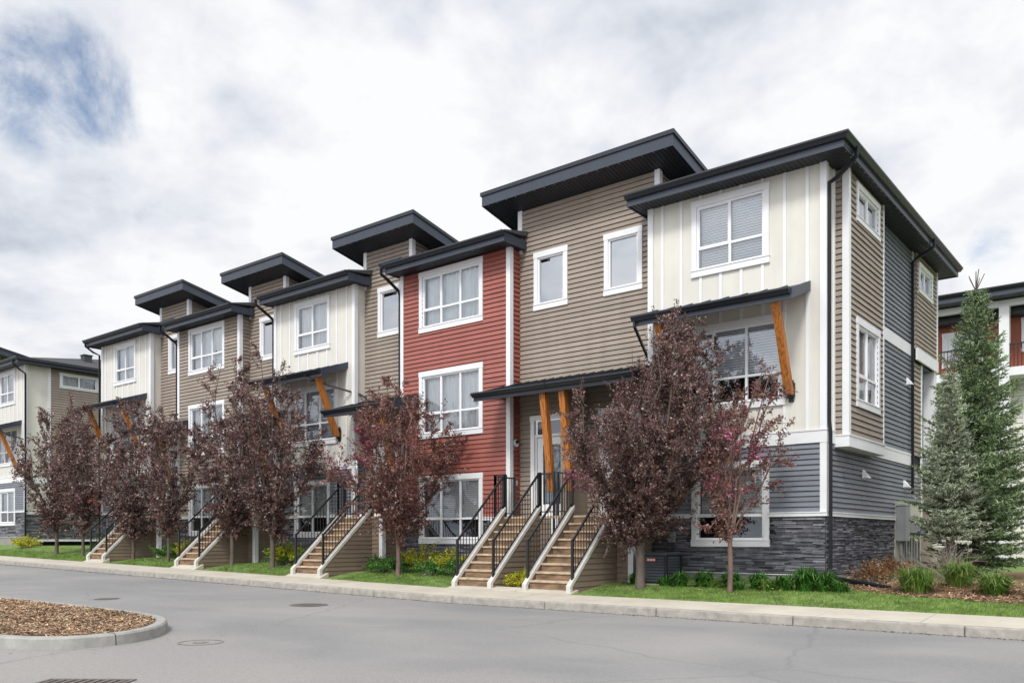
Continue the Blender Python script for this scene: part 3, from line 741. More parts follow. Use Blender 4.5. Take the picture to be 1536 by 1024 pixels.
XM = -11.595
recess(H2, B[7], XM, 0, [(-13.16, -12.11, 7.20, 8.69)], [(-13.27, -12.02, 1)], 1.88, .3, True, False)
recess(H1, XM, B[8], 0, [(-11.03, -9.98, 7.20, 8.69)], [(-11.17, -9.92, -1)], 1.88, .3, False, True)
recess(H3, B[5], B[6], O['b2'], [(-19.05, -18.02, 7.20, 8.69)], [(-19.25, -18.05, 1)], 1.97, .5)
recess(H4, B[3], B[4], O['b3'], [(-25.03, -24.0, 7.20, 8.69)], [(-25.2, -24.0, 1)], 2.12, .6)
recess(H5, B[1], B[2], O['b4'], [(-31.01, -29.98, 7.20, 8.69)], [(-31.2, -30.0, 1)], 2.28, .6)

# porches: the twin porch is split between the two houses at its middle
L2 = landing(H2, -13.5, XM-.002, 1.88, .3, YA, YB, [(-13.12, -12.05)], rail_r=False)
L1 = landing(H1, XM+.002, -9.5, 1.88, .3, YB, YA, [(-11.13, -9.9)], rail_l=False)
stairs(H2, -13.15, -12.05, .28, 1.88)
stairs(H1, -11.10, -9.92, .28, 1.88)
for H, xs_, zb, zt in ((H3, (-19.13, -17.95), .43, 1.97), (H4, (-25.11, -23.93), .55, 2.12), (H5, (-31.09, -29.91), .64, 2.28)):
    landing(H, xs_[0]-.35, xs_[1]+.45, zt, zb, YA, YA, [(xs_[0], xs_[1])]); stairs(H, xs_[0], xs_[1], zb, zt)
# porch canopies
door_canopy(H2, -13.86, XM, 0, [(-11.85, 16.45, 2.45)], True, False)
door_canopy(H1, XM, -9.33, 0, [(-11.30, 16.45, 2.45)], False, True)
door_canopy(H3, -19.69, -16.95, .12, [(-17.50, 16.75, 2.9)])
door_canopy(H4, -25.67, -22.93, .25, [(-23.50, 16.75, 3.0)])
door_canopy(H5, -31.65, -28.91, .45, [(-29.46, 16.75, 3.2)])
for H, zl in ((H2, 1.88), (H1, 1.88)):    # slim divider between the two doors, carrying the braces
    mb = MB(); x0, x1 = (XM-.12, XM-.001) if H is H2 else (XM+.001, XM+.12)
    if H is H1: continue
mb = MB(); mb.box(XM-.08, XM+.08, 16.48, YB, 1.88, 4.85); mb.build('divider_wall', 'tan', H2)
# window canopies on the cream blocks (right ends carry the wooden braces)
window_canopy(H1, None, -9.37, -5.93, 0, (-9.33, -9.75))
window_canopy(H3, None, -23.45, -19.98, O['c2'], (-20.6, -19.5))
window_canopy(H5, None, -35.4, -31.93, O['c5'], (-32.5, -31.45))

# downspouts on the front
def front_ds(H, x, off, zt, zb):
    so = SO+off
    downspout(H, [(x-.12, 16.40, so+.14), (x-.12, 16.40, so-.02), (x-.06, 16.55, so-.13), (x+.02, YA-.06, so-.40), (x+.045, YA-.02, so-.52), (x+.045, YA-.02, so-1.2), (x+.045, YA-.02, zb)], .045)
front_ds(H2, -17.72, O['r'], 0, 5.4)
front_ds(H3, -23.72, O['c2'], 0, 5.6)
front_ds(H4, -29.72, O['t4'], 0, 5.8)
downspout(H5, [(-35.8, 16.40, SO+O['c5']+.1), (-35.8, 16.4, SO+O['c5']-.03), (-35.75, 16.7, SO+.3), (-35.68, 16.93, SO+.2), (-35.68, 16.93, .9)], .042)
# little extra gutter step beside the towers 2 and 4
for H, x, off in ((H3, -17.72, O['r']), (H5, -29.72, O['t4'])):
    mb = MB(); so = SO+off+.16; mb.xprism(gutter_prof(16.62, so+.2), x-.35, x+.55); mb.box(x-.32, x+.52, 16.62, YB+.3, so-.02, so+.19); mb.build('stepped_eave', 'dark', H)

# fittings beside the red return: plaque and vent
mb = MB(); P = side(B[7], 1)
mb.tube([P(17.22, .02, 3.82), P(17.22, .05, 3.82)], .10, 16); mb.build('number_plaque', 'white', H2)
mb = MB(); mb.tube([P(17.22, .02, 3.84), P(17.22, .09, 3.86)], .045, 12); mb.build('doorbell_camera', 'black', H2)
mb = MB(); mb.pbox(P, 17.12, 17.26, .0, .05, 2.72, 2.86); mb.build('outlet_cover', 'beige', H2)

# ---- the right-hand gable side of house 1
XS, XB, XT = -5.61, -5.34, -5.52
bay = (17.53, 20.04); rear = 23.8
tr = MB()
Ps, Pb, Pt = side(XS), side(XB), side(XT)
q = MB(); flat(q, Ps, YA+.095, bay[0], 3.53, SO); q.build('return_wall', 'cream', H1)
tr.pbox(Ps, bay[0]-.09, bay[0]-.001, 0, .035, 3.53, SO)
wu = (18.03, 19.69, 7.89, 8.70); wl = (18.03, 19.69, 4.07, 5.92); wt = (23.98, 25.5, 7.80, 8.6)
# bay with its front-facing cheek
q = MB(); lap(q, front(bay[0]), XS, XB-.02, 3.45, SO); lap(q, side(XB), bay[0]+.09, bay[1]-.05, 3.45, SO, [hole_of(*wu, tw=.11), hole_of(*wl)])
q.build('bay_siding', 'tan', H1)
corner(tr, XB, bay[0], 3.45, SO); tr.box(XS, XB+.036, bay[1]-.05, bay[1], 3.45, SO)
# bay skirt ledge
tr.box(XS, XB+.045, bay[0]-.045, bay[1]+.03, 3.20, 3.42); tr.box(XS, XB+.06, bay[0]-.06, bay[1]+.045, 3.42, 3.45)
window(H1, Pb, *wu, cols=2, transom=0, cover='curtain', label='small high side window', tw=.11); window(H1, Pb, *wl, cols=2, cover='curtain', label='tall side window')
# grey field behind the bay
q = MB(); lap(q, Ps, bay[1]+.0, rear, 3.53, SO); lap(q, Ps, YA+.095, 24.7, 1.885, 3.26, (), .108); q.build('side_siding', 'grey', H1)
q = MB(); q.box(XS-.12, XS-.03, YA+.1, 23.75, 1.0, SO); q.box(XS-.12, XS-.03, 23.75, 24.7, 1.0, 7.7); q.build('side_sheathing', 'mortar', H1)
tr.pbox(Ps, YA+.0, bay[0]-.045, 0, .047, 3.26, 3.50); tr.pbox(Ps, YA+.0, bay[0]-.06, 0, .055, 3.50, 3.53)
tr.pbox(Ps, bay[1]+.03, 23.75, 0, .047, 3.22, 3.48); tr.pbox(Ps, bay[1]+.045, 23.75, 0, .055, 3.48, 3.53)
tr.pbox(Ps, bay[1]+.0, rear-.03, .012, .045, 6.05, 6.34)
tr.pbox(Ps, rear-.09, rear-.03, 0, .038, 3.53, SO); tr.pbox(Ps, YA+.095, 22.0, 0, .055, 1.795, 1.865); tr.pbox(Ps, YA+.095, 22.0, 0, .07, 1.865, 1.885)
# rear tan box
q = MB(); lap(q, Pt, rear, YR-.08, 6.3, SO, [hole_of(*wt, tw=.11)]); lap(q, front(rear), XS, XT, 6.3, SO); lap(q, Ps, rear, 24.62, 3.53, 6.0); q.build('rear_siding', 'tan', H1)
tr.pbox(Pt, rear-.03, YR+.02, 0, .05, 6.0, 6.31); tr.pbox(Pt, YR-.08, YR+.02, 0, .038, 6.31, SO); tr.pbox(Ps, 24.62, 24.72, 0, .038, 1.9, 6.0)
tr.box(XT-.28, XT, YR-.28, YR, 3.5, 6.0)
tr.build('white_trim', 'white', H1)
window(H1, Pt, *wt, cols=2, transom=0, cover='curtain', label='rear side window', tw=.11)
q = MB(); q.box(-7.4, -7.35, 24.7, YR, .4, 6.0); q.box(-7.35, XS-.1, 24.7, 24.75, .4, 6.0); q.box(-7.35, XS, 24.72, YR, 5.98, 6.02); q.box(-7.35, XS, 24.72, YR, 3.3, 3.5); q.build('porch_recess', 'grey', H1)
q = MB(); stone(q, Ps, YA+.03, 22.0, .62, 1.795, seed=44); q.build('stone_side', 'stone', H1)
q = MB(); q.pbox(Ps, YA+.02, 24.7, -.05, -.028, 0, 1.8); q.build('stone_side_backing', 'mortar', H1)
q = MB(); q.pbox(Ps, YA, 24.7, -.1, .006, 0, .6); q.build('side_foundation', 'found', H1)
q = MB(); q.pbox(Ps, 22.02, 24.60, .0, .03, .6, 2.25); q.build('utility_panel', 'beige', H1)
# vents
def hood(y, z):
    mb = MB(); mb.pbox(Ps, y-.10, y+.10, .018, .035, z-.10, z+.10)
    a = .075; mb.hexa([Ps(y-a, .035, z-.075), Ps(y+a, .035, z-.075), Ps(y+a, .17, z-.085), Ps(y-a, .17, z-.085), Ps(y-a, .035, z+.075), Ps(y+a, .035, z+.075), Ps(y+a*.9, .06, z+.065), Ps(y-a*.9, .06, z+.065)])
    mb.build('vent_hood', 'white', H1)
hood(19.45, 2.76); hood(22.9, 2.72); hood(23.2, 5.35)
# eave of house 1 wraps the corner
so = SO; el, er, y0, y1 = -9.83, -5.09, 16.47, 26.75
q = MB(); q.box(el, er, y0+.02, YA+.02, so, so+.02); q.box(el, XS-.1, YA+.02, YB, so, so+.02); q.box(XS-.1, er-.02, YA+.02, y1, so, so+.02)
soffit_grooves(q, el, XS, y0+.02, YA, so)
y = y0+.1
while y < y1-.1: q.box(XS+.0, er-.04, y, y+.05, so-.008, so-.0005); y += .10
q.build('soffit', 'soffit', H1)
q = MB(); x = el+.2
while x < er-.05: q.box(x-.009, x+.009, y0+.035, y0+.053, so-.014, so-.010); x += .30
y = y0+.3
while y < y1-.1: q.box(er-.055, er-.037, y-.009, y+.009, so-.014, so-.010); y += .30
q.build('soffit_fastener', 'white', H1, kind='stuff')
q = MB(); q.box(el, er, y0, y0+.02, so-.03, so+.2); q.box(er-.02, er, y0+.02, y1, so-.03, so+.2); q.box(el-.02, el, y0, YB, so-.03, so+.2); q.box(-9.83, er, y1, y1+.02, so-.03, so+.2); q.build('fascia', 'dark', H1)
q = MB(); prof_ = [(d, z) for d, z in ((0, so+.225), (0, so+.105), (.06, so+.105), (.10, so+.16), (.125, so+.185), (.125, so+.215), (.115, so+.225))]
n = len(prof_); o0 = [(el-.03, y0-d, z) for d, z in prof_]; o1 = [(er+d, y0-d, z) for d, z in prof_]; o2 = [(er+d, y1+.03, z) for d, z in prof_]
q.add(o0+o1+o2, [(i, (i+1) % n, n+(i+1) % n, n+i) for i in range(n)]+[(n+i, n+(i+1) % n, 2*n+(i+1) % n, 2*n+i) for i in range(n)]+[tuple(range(n)), tuple(range(2*n, 3*n))])
q.build('gutter', 'gutter', H1)
q = MB(); zt = so+.21; q.add([(el-.05, y0-.02, zt), (er+.03, y0-.02, zt), (er+.03, y1+.03, zt), (el-.05, y1+.03, zt), (-9.88, 21.6, zt+1.15), (-7.6, 21.6, zt+1.15)],
      [(0, 1, 5, 4), (1, 2, 5), (2, 3, 4, 5), (3, 0, 4), (3, 2, 1, 0)]); q.build('roof', 'shingle', H1)
q = MB(); q.box(XS-.1, XS, YR-.1, YR, 6, SO); q.build('rear_return', 'tan', H1)
# downspouts: corner one with the long outlet, and the rear one
downspout(H1, [(er+.06, 17.05, so+.14), (er+.06, 17.05, so-.02), (er-.02, 17.08, so-.10), (XS+.22, 17.12, so-.30), (XS+.07, 17.04, so-.42), (XS+.07, 17.04, so-.9), (XS+.07, 17.03, 3.7), (XS+.095, 17.03, 3.45), (XS+.095, 17.03, .75), (XS+.12, 16.95, .62), (XS+.30, 16.85, .56), (-4.25, 16.42, .44)], .048)
downspout(H1, [(er+.06, 23.5, so+.14), (er+.06, 23.5, so-.05), (er-.05, 23.5, so-.14), (XS+.22, 23.5, so-.24), (XS+.08, 23.5, so-.35), (XS+.08, 23.5, 2.5)], .045)

# ------------------------------------------------------------------ far left building
H6 = empty('townhouse_block', 'separate cream and tan townhouse block beyond the left end of the long row', 'house')
of = .80; xl, xr = -47.3, -43.2
block(H6, xl, xr, of, 'cream', -47.6, -42.8, ('blind', 'blind', 'blind'), True, end=True)
P = side(xr)
q = MB(); flat(q, P, YA+.095, 18.0, 1.2, SO+of); q.build('return_wall', 'cream', H6)
wl6 = (18.55, 20.25, 8.82-.0, 9.62)
q = MB(); lap(q, P, 18.1, 26, 4.2+of-.8, SO+of, [hole_of(18.55, 20.45, 8.72, 9.48, tw=.09)]); q.build('side_siding', 'tan', H6)
q = MB(); lap(q, P, 18.1, 26, 2.6, 4.1); q.build('lower_side_siding', 'red', H6)
q = MB(); stone(q, P, YA+.03, 26, 1.3, 2.5, seed=9, fine=1.8); q.build('stone_side', 'stone', H6)
q = MB(); q.pbox(P, YA+.1, 26, -.3, -.25, .2, SO+of); q.build('side_sheathing', 'mortar', H6)
q = MB(); q.pbox(P, YA, 26, 0, .05, 2.5, 2.6); q.pbox(P, YA, 26, 0, .05, 4.1-.1, 4.2); q.pbox(P, YA, 26, 0, .05, 1.2, 1.3); q.pbox(P, 18.0, 18.14, 0, .035, 2.6, SO+of); q.pbox(P, 21.0, 21.12, 0, .035, 4.2, SO+of); q.build('white_trim', 'white', H6)
window(H6, P, 18.55, 20.45, 8.72, 9.48, cols=2, transom=0, cover='curtain', tw=.09)
so = SO+of; el, er, y0, y1 = -47.6, -42.72, 16.47, 26.75
q = MB(); q.box(el, er, y0, y1, so, so+.02); q.build('soffit', 'soffit', H6)
q = MB(); q.box(el, er, y0-.02, y0, so-.03, so+.2); q.box(er, er+.02, y0-.02, y1, so-.03, so+.2); q.build('fascia', 'dark', H6)
q = MB(); q.xprism(gutter_prof(y0-.02, so+.225), el, er+.13); q.box(er+.02, er+.13, y0-.02, y1, so+.1, so+.225); q.build('gutter', 'gutter', H6)
q = MB(); zt = so+.21; q.add([(el, y0, zt), (er+.03, y0, zt), (er+.03, y1, zt), (el, y1, zt), (el, 21.6, zt+1.1), (-45.6, 21.6, zt+1.1)], [(0, 1, 5, 4), (1, 2, 5), (2, 3, 4, 5), (3, 0, 4), (3, 2, 1, 0)]); q.build('roof', 'shingle', H6)
for y, z in ((20.2, so+.95), (23.4, so+.85)):
    q = MB(); q.box(-44.6, -44.2, y, y+.4, z-.3, z+.18); q.box(-44.64, -44.16, y-.04, y+.44, z+.18, z+.22); q.build('roof_vent', 'shingle', H6)
tower_roof(H6, -49.4, -47.7, of, True, True)
q = MB(); lap(q, front(YB), -49.4, -47.3, .8, 9.88+of); q.build('entry_siding', 'tan', H6)
window_canopy(H6, None, -47.1, -43.6, of-.3, (-43.7, -43.3))
downspout(H6, [(-43.1, 16.40, so+.14), (-43.1, 16.4, so-.05), (-43.1, 16.7, so-.3), (-43.1, 16.95, so-.45), (-43.1, 16.95, 1.0)], .045)

# ------------------------------------------------------------------ building behind the spruces, right
H7 = empty('townhouse_block', 'rust red and white townhouse block behind the spruce trees at the right', 'house')
Yb = 36.0; P = front(Yb); x0, x1 = -13.0, 1.5
wins = [(-7.4, -6.0, 7.9, 9.25), (-4.75, -3.0, 8.2, 9.45), (-10.4, -9.2, 7.9, 9.25), (-1.9, -.3, 8.2, 9.45), (-4.7, -3.0, 4.9, 6.5), (-8.0, -6.2, 4.9, 6.5), (-1.9, -.3, 4.9, 6.5), (-4.7, -3.0, 1.6, 3.4), (-8.0, -6.2, 1.6, 3.4)]
q = MB(); flat(q, P, x0, x1, 7.5, 10.0, [hole_of(*w) for w in wins]); q.build('rust_wall', 'rust', H7)
q = MB(); lap(q, P, x0, x1, 0, 7.2, [hole_of(*w) for w in wins], .2); q.build('lower_siding', 'cream', H7)
for w in wins: window(H7, P, *w, cols=2, cover='blind', drop=1.0)
q = MB(); q.box(x0, x1, Yb-1.1, Yb, 7.2, 7.5); q.box(x0, x1, Yb-1.05, Yb-.9, 9.72, 9.95)
for x in (-12.6, -9.3, -5.15, -1.2): q.box(x-.16, x+.16, Yb-1.14, Yb-.82, .3, 9.72)
q.build('white_frame', 'white', H7)
q = MB(); q.box(x0, x1, Yb-1.0, Yb-.0, 9.97, 9.99); q.box(x0, x1, Yb-.6, Yb-.02, 9.5, 9.97); q.build('header_panel', 'soffit', H7)
q = MB(); q.box(x0-.4, x1, Yb-1.7, Yb+8, 9.99, 10.2); q.build('fascia', 'dark', H7)
q = MB(); q.xprism(gutter_prof(Yb-1.7, 10.3, .14), x0-.4, x1); q.build('gutter', 'gutter', H7)
q = MB(); q.add([(x0-.4, Yb-1.7, 10.21), (x1, Yb-1.7, 10.21), (x1, Yb+8, 10.21), (x0-.4, Yb+8, 10.21), (x0+3, Yb+3, 11.6), (x1, Yb+3, 11.2)], [(0, 1, 5, 4), (2, 3, 4, 5), (3, 0, 4), (1, 2, 5)]); q.build('roof', 'shingle', H7)
r_ = MB()
for x in np.arange(x0, x1, .12): r_.tube([(x, Yb-1.1, 7.5), (x, Yb-1.1, 8.3)], .012, 4)
r_.box(x0, x1, Yb-1.13, Yb-1.08, 8.3, 8.35); r_.build('balcony_railing', 'black', H7)
q = MB(); q.box(x0, x0+.1, Yb, Yb+8, 0, 9.97); q.box(x1-.1, x1, Yb, Yb+8, 0, 9.97); q.box(x0, x1, Yb+7.9, Yb+8, 0, 9.97); q.build('side_wall', 'rust', H7)

# ------------------------------------------------------------------ yard equipment
AC = empty('air_conditioner', 'dark louvred air conditioner unit standing by the stone base behind the large purple tree', 'air conditioner', (-8.88, 16.22, lawn_z(-8.88, 16.22)))
zc = AC.location.z; c0 = (-8.42, 16.25)
q = MB(); h = .60; a = .33
for i in range(9):
    z = .05+i*h/10; t = a; q.box(-t, t, -t, t, z, z+.022)
    q.hexa([(-t-.012, -t-.012, z), (t+.012, -t-.012, z), (t+.012, t+.012, z), (-t-.012, t+.012, z), (-t+.01, -t+.01, z+.045), (t-.01, -t+.01, z+.045), (t-.01, t-.01, z+.045), (-t+.01, t-.01, z+.045)])
q.build('louvre', 'acgrey', AC)
q = MB(); q.box(-a+.03, a-.03, -a+.03, a-.03, 0, h); 
for sx in (-1, 1):
    for sy in (-1, 1): q.box(sx*a-.03, sx*a+.03, sy*a-.03, sy*a+.03, 0, h)
q.build('cabinet', 'black', AC)
q = MB(); q.box(-a-.02, a+.02, -a-.02, a+.02, h, h+.06); q.build('top_cover', 'acgrey', AC, bevel=.02)
q = MB(); q.box(-.12, .10, -a-.022, -a-.016, h-.13, h-.06); q.build('maker_label', 'red_label', AC)
q = MB()
for k in range(3): q.box(-.10+k*.065, -.055+k*.065, -a-.026, -a-.0225, h-.115, h-.075)
q.build('label_mark', 'white', AC)
q = MB(); q.box(-a-.06, a+.06, -a-.06, a+.06, -.06, .0); q.build('base_pad', 'concrete', AC)

q = MB(); q.box(-8.62+.22, -8.62+.36, 16.86, 16.96, 1.28, 1.50); q.box(-8.42+.01, -8.42+.17, 16.84, 16.9, 1.30, 1.46)
DB = empty('disconnect_box', 'small grey electrical disconnect box on the stone wall above the air conditioner', 'electrical box', (0, 0, 0))
q = MB(); q.box(-9.03, -8.87, 16.86, 16.96, 1.26, 1.50); q.box(-9.04, -8.86, 16.84, 16.861, 1.49, 1.51); q.build('box', 'galv', DB, bevel=.01)
q = MB(); q.tube([(-8.95, 16.92, 1.27), (-8.95, 16.92, .80), (-8.95, 16.75, .66)], .02); q.build('conduit', 'black', DB)

# electric and gas meters on the right-hand side wall
EM = empty('electric_meter', 'tall grey electric meter cabinet on the side wall beside the stone base', 'meter')
q = MB(); q.box(XS+.03, XS+.26, 22.10, 22.50, 1.28, 2.15); q.box(XS+.02, XS+.27, 22.08, 22.52, 2.15, 2.17); q.build('cabinet', 'galv', EM, bevel=.01)
q = MB()
for y in (22.2, 22.4): q.tube([(XS+.12, y, .45), (XS+.12, y, 1.3)], .035)
q.build('conduit', 'galv', EM)
for k, (y, zc_) in enumerate(((22.85, 1.62), (23.35, 1.66), (23.9, 1.6))):
    GM = empty('gas_meter', ('nearest', 'middle', 'rearmost')[k]+' of three grey round gas meters with pipes along the end house side wall', 'meter', (0, 0, 0), 'gas meters on the side wall')
    q = MB(); q.tube([(XS+.17, y, zc_-.18), (XS+.17, y, zc_-.13), (XS+.17, y, zc_+.13), (XS+.17, y, zc_+.18)], [.08, .17, .17, .08], 14); q.tube([(XS+.27, y, zc_), (XS+.33, y, zc_)], .07, 12); q.build('meter_body', 'galv', GM)
    q = MB(); q.tube([(XS+.10, y-.14, .45), (XS+.10, y-.14, zc_+.26), (XS+.14, y-.06, zc_+.26), (XS+.14, y-.06, zc_+.1)], .022); q.tube([(XS+.10, y+.16, .45), (XS+.10, y+.16, zc_+.22), (XS+.14, y+.06, zc_+.22)], .028); q.build('pipe', 'galv', GM)

# ------------------------------------------------------------------ road ironwork
def manhole(x, y, r, label, ring=True):
    e = empty('manhole_cover', label, 'manhole cover', (x, y, road_z(x, y)))
    q = MB(); n = 28
    q.add([(cos(2*pi*i/n)*r, sin(2*pi*i/n)*r, .006) for i in range(n)], [tuple(range(n))])
    for i in range(-4, 5):
        for j in range(-4, 5):
            if math.hypot(i, j)*r/4.6 < r*.82: q.box(i*r/4.8-.022, i*r/4.8+.022, j*r/4.8-.022, j*r/4.8+.022, .006, .012)
    q.build('cover', 'iron', e)
    q = MB()
    for i in range(n):
        a0, a1 = 2*pi*i/n, 2*pi*(i+1)/n; q.quad((cos(a0)*r*1.02, sin(a0)*r*1.02, .008), (cos(a1)*r*1.02, sin(a1)*r*1.02, .008), (cos(a1)*r*1.16, sin(a1)*r*1.16, .004), (cos(a0)*r*1.16, sin(a0)*r*1.16, .004))
    q.build('ring', 'iron', e)
manhole(-13.75, 10.7, .33, 'round dark manhole cover out in the road in front of the tan townhouse')
def pt_ground(px, py):    # helper to document where low ironwork lies on the flat road (metres)
    t = (px-768)/1268; d = 1268*1.35/(py-807); return (-.6239+.7815*t)*d, (.7815+.6239*t)*d
DC = empty('storm_drain', 'rectangular storm drain grate in the asphalt at the lower left edge', 'drain grate', (-8.01, 3.61, 0))
DC.rotation_euler = (0, 0, radians(37))
q = MB(); q.box(-.42, .42, -.26, -.22, .002, .012); q.box(-.42, .42, .22, .26, .002, .012); q.box(-.42, -.38, -.22, .22, .002, .012); q.box(.38, .42, -.22, .22, .002, .012)
for i in range(9): q.box(-.36+i*.085, -.325+i*.085, -.22, .22, .002, .010)
q.build('grate', 'iron', DC)
q = MB(); q.quad((-.38, -.22, .0015), (.38, -.22, .0015), (.38, .22, .0015), (-.38, .22, .0015)); q.build('pit', 'pitdust', DC)
WV = empty('valve_cover', 'faint oval valve cover outline set in pale asphalt right of the island kerb', 'utility cover', (-10.0, 6.05, 0))
q = MB(); n = 24
for i in range(n):
    a0, a1 = 2*pi*i/n, 2*pi*(i+1)/n; q.quad((cos(a0)*.26, sin(a0)*.26, .005), (cos(a1)*.26, sin(a1)*.26, .005), (cos(a1)*.29, sin(a1)*.29, .005), (cos(a0)*.29, sin(a0)*.29, .005))
q.build('ring', 'ringdust', WV)
q = MB(); q.add([(cos(2*pi*i/16)*.10, sin(2*pi*i/16)*.10, .005) for i in range(16)], [tuple(range(16))]); q.build('cap', 'ringdust', WV)
manhole(-18.4, 8.9, .24, 'small dark manhole cover just beyond the far kerb of the mulched island')

# ------------------------------------------------------------------ vegetation
def leaf_arrays(P, D, L, W, rng, droop=.3, spread=.8):
    n = len(P); a = unit(D+rng.normal(0, spread, (n, 3))+np.array((0, 0, -droop))); b = unit(np.cross(a, rng.normal(0, 1, (n, 3))))
    l = (rng.uniform(.4, 1.5, n)*L)[:, None]; w = (rng.uniform(.7, 1.2, n)*W)[:, None]
    nrm = np.cross(a, b); cup = rng.uniform(-.15, .3, n)[:, None]*w
    V = np.stack([P, P+a*l*.45+b*w+nrm*cup, P+a*l, P+a*l*.5-b*w+nrm*cup], 1).reshape(-1, 3)
    return V
def quads(n): return np.arange(4*n).reshape(-1, 4)

def crab_tree(label, x, y, h, w, fork, seed, nleaf, leaf=.06, mat='purple', bark='bark', lean=0, top=.0, low=.0, group='purple-leaved crabapple trees along the sidewalk', pink=(), stems=10, loose=0.0, trunk_r=.085, dens=1.0):
    rng = np.random.default_rng(seed); z0 = lawn_z(x, y)
    T = empty('crabapple_tree', label, 'tree', (x, y, z0), group); T.rotation_euler[2] = 0
    tm = MB(); fz = fork
    tm.tube([(0, 0, -.08), (.0, 0, .03), (.01, .01, fz*.5), (0, 0, fz), (lean, 0, h*.45), (lean*1.1, 0, h*.8)], [trunk_r*1.35, trunk_r*1.05, trunk_r*.95, trunk_r*.9, trunk_r*.5, trunk_r*.12], 9)
    segs = []   # twig segments (start, end)
    def env(t): # crown half width by relative height, vase-shaped
        return w/2*float(np.interp(t, (0, .1, .22, .36, .52, .68, .82, .93, 1.05), (.10, .42, .74, .95, 1.0, .88, .66, .40, .18)))
    for i in range(stems):
        az = 2*pi*(i+rng.uniform(-.35, .35))/stems; s = fz*.93+rng.uniform(0, .28)*h*.5*(i % 2)
        reach = rng.uniform(.72, 1.05); topz = h*rng.uniform(.72, 1.0) if reach < .9 else h*rng.uniform(.55, .85)
        if i % 3 == 0: reach *= .5; topz = h*rng.uniform(.9, 1.03)
        topz -= (topz-fz)*top*.06*max(0, -cos(az-.6)); pts = []; K = 9
        for k in range(K):
            u = k/(K-1); z = s+(topz-s)*u; rel = (z-fz)/(h-fz)
            rr = env(max(.02, rel))*reach*(1+.16*sin(3*az+seed))*(u**.75)*(1-.15*u)
            jit = rng.normal(0, .035*w*u, 3)
            pts.append(np.array((lean*u+top*max(0, rel)**2+cos(az+.3*u)*rr, .6*top*max(0, rel)**2+sin(az+.3*u)*rr, z))+jit)
        tm.tube(pts, [trunk_r*.45*(1-u*.85)+.004 for u in np.linspace(0, 1, K)], 5)
        for k in range(1, K-0):
            for _ in range(int(rng.integers(4, 7)*dens)):
                base = pts[k-1]+(pts[k]-pts[k-1])*rng.uniform(0, 1)
                rel = (base[2]-fz)/(h-fz); out = np.array((base[0]-lean, base[1], 0)); out = unit(out[None])[0] if np.linalg.norm(out) > .02 else unit(rng.normal(0, 1, (1, 3)))[0]
                d = unit((out*.7+np.array((0, 0, .75))+rng.normal(0, .55, 3))[None])[0]
                L = rng.uniform(.22, .62)*w/3.0*(1.15 if k < K-1 else .8)
                e = base+d*L; sx_ = lean+top*max(0, (e[2]-fz)/(h-fz))**2; sy_ = .6*(sx_-lean); ex = math.hypot(e[0]-sx_, e[1]-sy_); mx = env(min(1.0, (e[2]-fz)/(h-fz)))*(1.08+.2*sin(3*math.atan2(e[1], e[0]-lean)+seed)+rng.uniform(-.08, .22))+.1
                if ex > mx: e[0] = sx_+(e[0]-sx_)*mx/ex; e[1] = sy_+(e[1]-sy_)*mx/ex
                if e[2] < fz*1.02+low: e[2] = fz*1.02+low+rng.uniform(0, .2)
                segs.append((base, e))
                for _ in range(2):
                    b2 = base+(e-base)*rng.uniform(.3, .9); d2 = unit((d+rng.normal(0, .7, 3)+np.array((0, 0, .2)))[None])[0]; segs.append((b2, b2+d2*L*rng.uniform(.35, .65)))
    for (a, b) in segs[::4]: tm.tube([a, (a+b)/2+rng.normal(0, .015, 3), b], [.008, .006, .003], 3, cap=False)
    tr_o = tm.build('trunk', bark, T, smooth=True)
    A = np.array([s[0] for s in segs]); Bv = np.array([s[1] for s in segs])
    # clumpiness: some twigs carry many leaves, some few
    wgt = rng.gamma(1.2, 1, len(segs))*np.linalg.norm(Bv-A, axis=1); idx = rng.choice(len(segs), nleaf, p=wgt/wgt.sum())
    t = rng.uniform(.1, 1.05, nleaf)[:, None]; Pp = A[idx]+(Bv[idx]-A[idx])*t+rng.normal(0, .022, (nleaf, 3)); Dd = unit(Bv[idx]-A[idx])
    V = leaf_arrays(Pp, Dd, leaf, leaf*.27, rng); np_mesh('crown', V, quads(nleaf), mat, T)
    if pink:
        PV = []
        for (px_, py_, pz_, pr_, pn_) in pink:
            c = np.array((px_, py_, pz_)); d = np.linalg.norm(Pp-c, axis=1); near = np.argsort(d)[:pn_*2]; near = near[rng.permutation(len(near))[:pn_]]
            PV.append(Pp[near]+rng.normal(0, .03, (len(near), 3)))
        PV = np.concatenate(PV); V = leaf_arrays(PV, rng.normal(0, 1, PV.shape), .05, .02, rng, 0, 1.5); np_mesh('blossom', V, quads(len(PV)), 'blossom', T)
    return T

crab_tree('largest dark purple crabapple tree, in front of the right half of the twin porch', -8.83, 15.3, 5.25, 3.7, .85, 11, 135000, .052, 'purple', trunk_r=.10, stems=16, dens=1.6, top=.75, pink=((-1.25, -.5, 2.35, .3, 260), (-1.3, -.3, 2.1, .3, 160)), lean=.02)
crab_tree('slender sparse pink-tinged young crabapple in front of the end house ground floor window', -6.86, 15.3, 4.15, 2.4, .98, 23, 9000, .056, 'purple_red', 'bark_red', trunk_r=.05, stems=7, dens=.75, lean=.2, top=.42, pink=((.6, -.2, 2.75, .3, 260), (.1, -.3, 3.0, .3, 160), (-.3, -.2, 2.2, .3, 120), (.3, 0, 1.9, .3, 120)))
crab_tree('reddish purple crabapple with a pink branch, in front of the red townhouse', -16.0, 15.3, 4.75, 3.6, .85, 35, 42000, .062, 'purple_red', 'bark_red', trunk_r=.06, stems=11, pink=((-.8, -.7, 3.2, .3, 500), (-.7, -.6, 3.6, .3, 300), (-1.0, -.8, 2.9, .3, 250)))
